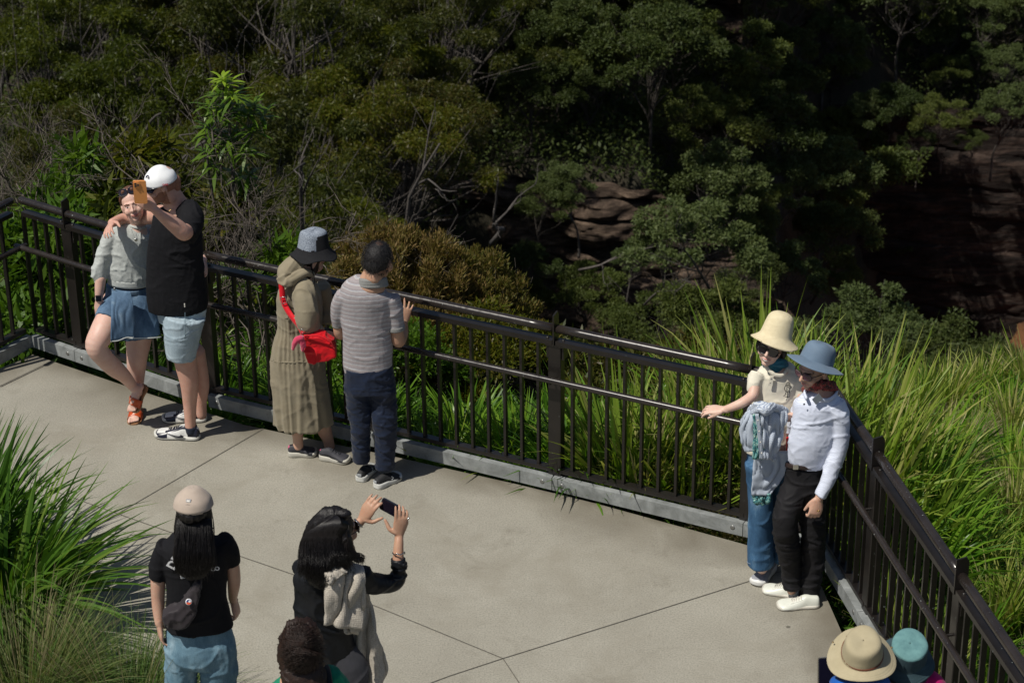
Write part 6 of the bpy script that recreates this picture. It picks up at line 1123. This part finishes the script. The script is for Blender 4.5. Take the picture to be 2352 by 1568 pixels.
for i in range(1100):
    k_ = r2.uniform(-1, 1); a0 = (768+k_*24+r2.normal()*3, 1190+abs(k_)*10); x1 = 748+k_*54; dp_ = .085*math.sqrt(max(.03, 1-k_*k_)); x2_ = 748+k_*58+r2.normal()*3; yb = 1318+10*math.cos(k_*2)-22*(k_ > .2)+r2.normal()*9; cu_ = r2.normal()*4+(9 if k_ > .4 else -3)
    ps.append([H_.P(774+k_*6, 1180+abs(k_)*4, -.04), H_.P(768+k_*38, 1198+abs(k_)*8, -.045-dp_*.75), H_.P(x1, 1232, -.03-dp_), H_.P(x2_, 1275, -.055-dp_-.01*r2.random()), H_.P(x2_+cu_*.3, yb-14, -.09-dp_-.015*r2.random()), H_.P(x2_+cu_, yb, -.08-dp_)])
for i in range(60): ps.append([H_.P(793+r2.normal()*3, 1205, -.08), H_.P(798, 1240+r2.normal()*4, -.10), H_.P(808+r2.normal()*4, 1268+r2.normal()*4, -.11), H_.P(832+r2.normal()*5, 1279+r2.normal()*5, -.10), H_.P(829+r2.normal()*4, 1292+r2.normal()*4, -.09)])
for i in range(40): ps.append([H_.P(775+r2.normal()*4, 1178, -.01), H_.P(788+r2.normal()*3, 1172+r2.normal()*2, -.02), H_.P(797+r2.normal()*3, 1182+r2.normal()*4, -.03)])
strands(H_, 'loose_hair', ps, H_BLK, .0012)
KN, t, p = newmat('cream_knit'); v = coords(t); vo = N(t, 'TexVoronoi'); vo.inputs['Scale'].default_value = 120; vo.inputs['Randomness'].default_value = .35; L(t, coords(t, scale=(1, 1, .8)), vo.inputs['Vector']); L(t, ramp(t, vo.outputs['Distance'], [(.15, (.50, .455, .39)), (.65, (.34, .305, .26))]), p.inputs['Base Color']); p.inputs['Roughness'].default_value = .95
bi = N(t, 'Math', operation='SUBTRACT'); bi.inputs[0].default_value = 1; L(t, vo.outputs['Distance'], bi.inputs[1]); bump(t, p, bi.outputs[0], .35, .006)
kn = empty('knitted_scarf', H_.P(790, 1370, -.1), 'cream knitted scarf draped over the photographing woman\'s shoulder', 'scarf')
sheet('front_fall', [(808, 1350, .12, 842, 1350, .10), (812, 1390, .10, 852, 1385, .08), (815, 1440, .08, 863, 1430, .06), (818, 1490, .06, 876, 1480, .04), (826, 1540, .05, 891, 1530, .03), (842, 1566, .05, 878, 1562, .03)], KN, kn, H_.Y, .022, 12, .035, (7, 2))
sheet('shoulder_fold', [(765, 1290, .10, 815, 1294, .12), (758, 1290, -.02, 828, 1297, .0), (752, 1302, -.11, 836, 1312, -.08), (750, 1340, -.145, 838, 1345, -.11), (748, 1390, -.15, 836, 1395, -.12), (745, 1425, -.15, 834, 1438, -.12)], KN, kn, H_.Y, .024, 11, .035, (8, 2))
sheet('under_fold', [(790, 1390, -.10, 826, 1395, -.08), (792, 1430, -.10, 825, 1440, -.08), (794, 1448, -.10, 822, 1455, -.08)], KN, kn, H_.Y, .02, 13, .02, (6, 2))
sheet('neck_wrap', [(742, 1298, -.12, 760, 1282, -.08), (752, 1318, -.17, 780, 1292, -.12), (756, 1338, -.19, 800, 1310, -.15)], KN, kn, H_.Y, .03, 14, .02, (6, 2))
q4 = [H_.P(881, 1141, .33), H_.P(917, 1160, .29), H_.P(914, 1191, .29), H_.P(874, 1169, .33)]; cph = np.mean(q4, 0); xx = nrm(q4[1]-q4[0]+q4[2]-q4[3]); yy = q4[0]-q4[3]+q4[1]-q4[2]; yy = nrm(yy-xx*np.dot(yy, xx)); zz = np.cross(xx, yy)
o, c = handset('phone', cph, (xx, yy, zz), (.108, .070, .009), [M('dark_blue_metal', (.06, .07, .10), rough=.3, metal=.7, b=0)], 'black phone held up sideways by the woman with the knitted scarf')
mk('screen', Geo().add(*prism([c+zz*.0052*np.sign(-zz[1])+xx*a+yy*b for a, b in ((-.050, -.031), (.050, -.031), (.050, .031), (-.050, .031))], .001, zz)), M('black_screen', (.010, .008, .016), rough=.08, b=0), o, smooth=False)
# ------------------------------------------------------------------ I: curly-haired person low in the frame
I_ = Person('person with dark curly hair and a green jacket at the bottom frame edge', (0, 0), loc=PZ(690, 1418, 1.55)*[1, 1, 0]); GRN = cloth('green_fleece', (.008, .20, .11), (.006, .15, .08), 30, .3, 300); BKS = cloth('black_strap', (.012, .012, .014))
I_.head(694, 1470, .02, yaw=165, pitch=8, sc=.98, neck=[(693, 1500, .0, 24), (692, 1535, .0, 28), (692, 1560, .0, 50)])
I_.cloth('jacket', [([(692, 1548, .0, 36), (695, 1566, .0, 66), (697, 1600, .0, 92), (697, 1680, .0, 84), (697, 1800, 0, 82)], dict(ratio=.6, n=26)), ([(615, 1600, .0, 28), (602, 1700, .0, 25), (610, 1790, -.1, 20)], {}), ([(745, 1545, .03, 24), (775, 1580, .03, 32), (795, 1680, .0, 27), (785, 1790, .0, 20)], {})], GRN, folds=((.010, (7, 7, 10)),), seed=81)
I_.tb([(660, 1790, 0, 40), (660, 1900, 0, 34), (660, 2080, 0, 15)]); I_.tb([(735, 1790, 0, 40), (735, 1900, 0, 34), (735, 2080, 0, 15)])
mk('backpack_strap', Geo().add(*tube([I_.P(740, 1530, .02), I_.P(745, 1550, -.06), I_.P(752, 1600, -.16)], .034, 10, .35)), BKS, I_.root)
I_.cloth('trousers', [([(697, 1785, .0, 82), (697, 1850, .0, 84)], dict(ratio=.6)), ([(660, 1840, 0, 46), (660, 2085, 0, 34)], {}), ([(735, 1840, 0, 46), (735, 2085, 0, 34)], {})], GTR, folds=()); I_.finish(SK_T)
g = Geo().add(*ellipsoid(I_.h['T'](0, -.032, .02), (.083, .098, .098), I_.h['ax'], 26, 18)); I_.tb([(690, 1440, .0, 36), (690, 1462, -.0, 47), (688, 1490, -.02, 49), (692, 1525, -.06, 50), (697, 1560, -.10, 50), (700, 1600, -.12, 42)], ratio=.66, g=g, n=24); vf = fuse(g, .007, 3, .5, ((.010, (26, 26, 16)),)); mk('hair', vf, H_DBR, I_.root)
r2 = np.random.default_rng(29); ps = []; cr = I_.P(692, 1478, -.15)
for i in range(1300):
    a = r2.random()*6.283; e_ = r2.random()**.55; px, py = 693+49*e_*math.cos(a), 1495+62*e_*math.sin(a)-0; d0 = -.02-.125*math.sqrt(max(0, 1-e_*e_))-(.04 if py > 1500 else 0); A_ = []; ph_ = r2.random()*6.28; L0 = np.array([692, 1484.]); dirv = np.array([px-L0[0], py-L0[1]]); 
    for k_ in range(8): f_ = k_/7; w_ = (3.2+5.5*f_)*math.sin(ph_+f_*13); A_.append(I_.P(L0[0]+dirv[0]*f_*1.06+w_*.8, L0[1]+dirv[1]*f_*1.06+2.5*math.cos(ph_+f_*9)*f_, -.165*(1-f_*f_)+(d0-.01)*f_*f_-.006*r2.random()))
    ps.append(A_)
for i in range(190): 
    a = r2.uniform(1.9, 4.6) if i < 130 else r2.uniform(-1.2, .8); A_ = []; ph_ = r2.random()*6.28
    for k_ in range(8): f_ = k_/7; rr_ = 42+f_*15*r2.uniform(.3, 1); A_.append(I_.P(693+rr_*math.cos(a+f_*.3)+2.5*math.sin(ph_+8*f_), 1490+rr_*1.25*math.sin(a+f_*.3)+3*math.cos(ph_+8*f_), -.03))
    ps.append(A_)
strands(I_, 'curls', ps, hairmat('curl_hair', (.008, .005, .004), (.034, .016, .011), .5), .0019)
# ------------------------------------------------------------------ J: tan hat, K: teal hat
TAN = M('tan_canvas', (.40, .345, .225), (.34, .29, .185), rough=.9, scale=14, b=.4, bs=260); BRL = M('brown_leather_band', (.16, .045, .02), rough=.45, b=.1); BLJ = cloth('royal_blue_nylon', (.01, .10, .42), rough=.6); BKJ = cloth('black_nylon', (.010, .010, .014), rough=.6)
J_ = Person('person in a wide tan sun hat with a brown band, cut by the bottom edge', (0, 0), loc=PZ(1980, 1430, 1.76)*[1, 1, 0])
J_.head(1983, 1522, .045, yaw=168, pitch=-8, sc=.98, neck=[(1983, 1545, .0, 26), (1983, 1570, .0, 30), (1983, 1590, .0, 50)])
J_.cloth('jacket', [([(1980, 1575, .0, 40), (1978, 1592, .0, 78), (1975, 1640, .0, 104), (1972, 1740, .0, 94), (1970, 1880, 0, 90)], dict(ratio=.6, n=24)), ([(1885, 1615, .02, 32), (1862, 1700, .1, 28), (1870, 1700, .3, 22)], {}), ([(2065, 1620, .0, 32), (2085, 1740, .0, 28), (2075, 1830, .0, 20)], {})], BKJ, folds=((.008, (7, 7, 9)),), seed=91)
mk('collar', Geo().add(*tube([J_.P(1975+58*math.cos(a), 1566-9*math.sin(a), .0+.10*math.sin(a)) for a in np.linspace(0, 6.283, 20)], .024, 8, sub=2, cap='flat')), BLJ, J_.root)
J_.cloth('trousers', [([(1970, 1870, 0, 88), (1970, 1940, 0, 90)], dict(ratio=.6)), ([(1930, 1920, 0, 50), (1930, 2250, 0, 36)], {}), ([(2012, 1920, 0, 50), (2012, 2250, 0, 36)], {})], GTR, folds=()); J_.tb([(1930, 1900, 0, 40), (1930, 2260, 0, 16)]); J_.tb([(2012, 1900, 0, 40), (2012, 2260, 0, 16)]); J_.tb([(1868, 1690, .3, 20), (1885, 1620, .36, 14), (1890, 1590, .37, 11)]); q = J_.P(1890, 1590, .37); J_.hand(q, J_.P(1900, 1550, .37)-q, (-.4, -.9, 0), (1, 0, 0), 1, curl=.5); J_.finish(SK_A)
T = J_.h['T']; mk('hair', fuse(Geo().add(*ellipsoid(T(0, -.03, .03), (.079, .094, .086), J_.h['ax'])).add(*ellipsoid(T(0, -.07, -.04), (.06, .04, .045), J_.h['ax'])), .007, 2), H_DBR, J_.root)
cJ = J_.P(1980, 1500, .0); uJ = nrm(np.array([-.03, -.38, 1])); xJ = nrm(np.cross(uJ, [0, 1, 0])); yJ = np.cross(uJ, xJ)
def wJ(r_, z_, a, k):
    m_ = nz((k-.6)/.4); return r_*(1+.02*math.sin(3*a)), z_+m_*(.020*math.cos(2*a)*-1+.010*math.sin(a))+.0012*math.sin(k*95)*m_+(.004*math.sin(3*a+1)*min(1, r_/.07) if k < .45 else 0)
o = hat(J_, 'sun_hat', cJ, uJ, [(.002, .098), (.04, .101), (.064, .099), (.077, .085), (.084, .045), (.090, .006), (.093, .0), (.115, -.010), (.136, -.022), (.153, -.031)], TAN, wob=wJ, thick=.004, n=72)
mk('hat_band', Geo().add(*tube([cJ+xJ*.0925*math.cos(a)*(1+.02*math.sin(3*a))+yJ*.1025*math.sin(a)*(1+.02*math.sin(3*a))+uJ*.014 for a in np.linspace(0, 6.283, 40)], .0065, 8, .4, side=uJ, sub=1)), BRL, o)
mk('crown_seam', Geo().add(*tube([cJ+xJ*.0745*math.cos(a)+yJ*.082*math.sin(a)+uJ*(.090+.003*math.sin(3*a)) for a in np.linspace(0, 6.283, 40)], .0022, 6, sub=1)), TAN, o)
for a in (-.3, -.75, -1.0, -2.6, -2.2): mk('eyelet', Geo().add(*ellipsoid(cJ+xJ*.087*math.cos(a)+yJ*.0955*math.sin(a)+uJ*.045, (.0035,)*3)), BRL, o)
for a in (-.55, -2.9): mk('snap', Geo().add(*ellipsoid(cJ+xJ*.142*math.cos(a)+yJ*.142*math.sin(a)-uJ*.010, (.005, .005, .004))), M('brass', (.25, .17, .08), rough=.4, metal=.6, b=0), o)
q = J_.P(1897, 1548, .30); xx = nrm(np.array([1, .25, -.1])); yy = nrm(np.array([-.18, .35, 1])); yy = nrm(yy-xx*np.dot(xx, yy)); zz = np.cross(xx, yy)
o, c = handset('phone', q, (xx, yy, zz), (.082, .165, .010), [M('silver_edge', (.45, .42, .36), rough=.25, metal=.8, b=0)], 'dark phone with a silver rim held under the brim of the tan hat'); mk('screen', Geo().add(*prism([c+zz*.0056*np.sign(-zz[1])+xx*a+yy*b for a, b in ((-.037, -.078), (.037, -.078), (.037, .078), (-.037, .078))], .001, zz)), M('night_screen', (.008, .008, .02), rough=.1, b=0), o, smooth=False)
MAG = cloth('magenta_fleece', (.42, .004, .12), (.34, .003, .09), 20, .3, 260); K2 = Person('person in a teal denim bucket hat and magenta jacket beside the fence', (0, 0), loc=PZ(2085, 1445, 1.60)*[1, 1, 0])
K2.head(2084, 1522, .045, yaw=160, pitch=-8, sc=.94, neck=[(2084, 1545, .0, 24), (2086, 1562, .0, 28), (2086, 1580, .0, 48)])
K2.cloth('jacket', [([(2090, 1560, .0, 34), (2096, 1572, .0, 62), (2100, 1610, .0, 88), (2100, 1720, .0, 82), (2098, 1850, 0, 80)], dict(ratio=.6, n=24)), ([(2125, 1560, .0, 26), (2150, 1590, .0, 30), (2172, 1690, .0, 25), (2165, 1780, .0, 18)], {}), ([(2040, 1600, .0, 26), (2025, 1690, .0, 24), (2030, 1780, .0, 18)], {})], MAG, folds=((.008, (7, 7, 9)),), seed=95)
mk('collar_trim', Geo().add(*tube([K2.P(2082+44*math.cos(a), 1556-6*math.sin(a), .0+.085*math.sin(a)) for a in np.linspace(0, 6.283, 18)], .016, 8, sub=2, cap='flat')), NAVY, K2.root)
K2.cloth('trousers', [([(2098, 1845, 0, 78), (2098, 1900, 0, 80)], dict(ratio=.6)), ([(2062, 1890, 0, 44), (2062, 2160, 0, 32)], {}), ([(2134, 1890, 0, 44), (2134, 2160, 0, 32)], {})], GTR, folds=()); K2.tb([(2062, 1880, 0, 36), (2062, 2170, 0, 15)]); K2.tb([(2134, 1880, 0, 36), (2134, 2170, 0, 15)]); K2.finish(SK_P)
T = K2.h['T']; mk('hair', fuse(Geo().add(*ellipsoid(T(0, -.03, .03), (.079, .094, .086), K2.h['ax'])).add(*ellipsoid(T(0, -.07, -.05), (.065, .04, .05), K2.h['ax'])), .007, 2, .5, ((.003, (60, 60, 60)),)), M('grey_brown_hair', (.20, .17, .15), (.03, .02, .018), rough=.6, scale=60, b=.7, bs=200), K2.root)
DT = M('teal_denim', (.13, .27, .27), (.085, .19, .20), rough=.9, scale=30, b=.5, bs=320); DT2 = M('dark_teal_denim', (.035, .07, .085), (.02, .045, .058), rough=.9, scale=30, b=.5, bs=320, stretch=(.4, .4, 3)); cK = K2.P(2083, 1505, .0); uK = nrm(np.array([.05, -.38, 1]))
hat(K2, 'bucket_hat', cK, uK, [(.002, .095), (.05, .096), (.074, .090), (.079, .078), (.083, .04), (.087, .002), (.096, -.010), (.118, -.032), (.130, -.042)], [DT, DT2], wob=lambda r_, z_, a, k: (r_*(1+.02*math.sin(5*a)*k), z_+.004*math.sin(3*a)*min(1, r_/.07)+.0010*math.sin(k*80)*nz((k-.7)*4)), fn=lambda a, b, z: np.where(z > .080, 0, 1), thick=.004)
xK = nrm(np.cross(uK, [0, 1, 0])); yK = np.cross(uK, xK); mk('crown_seam', Geo().add(*tube([cK+xK*.078*math.cos(a)+yK*.087*math.sin(a)+uK*(.083+.003*math.sin(3*a)) for a in np.linspace(0, 6.283, 36)], .0024, 6, sub=1)), DT, K2.root)
print('PEOPLE DONE')
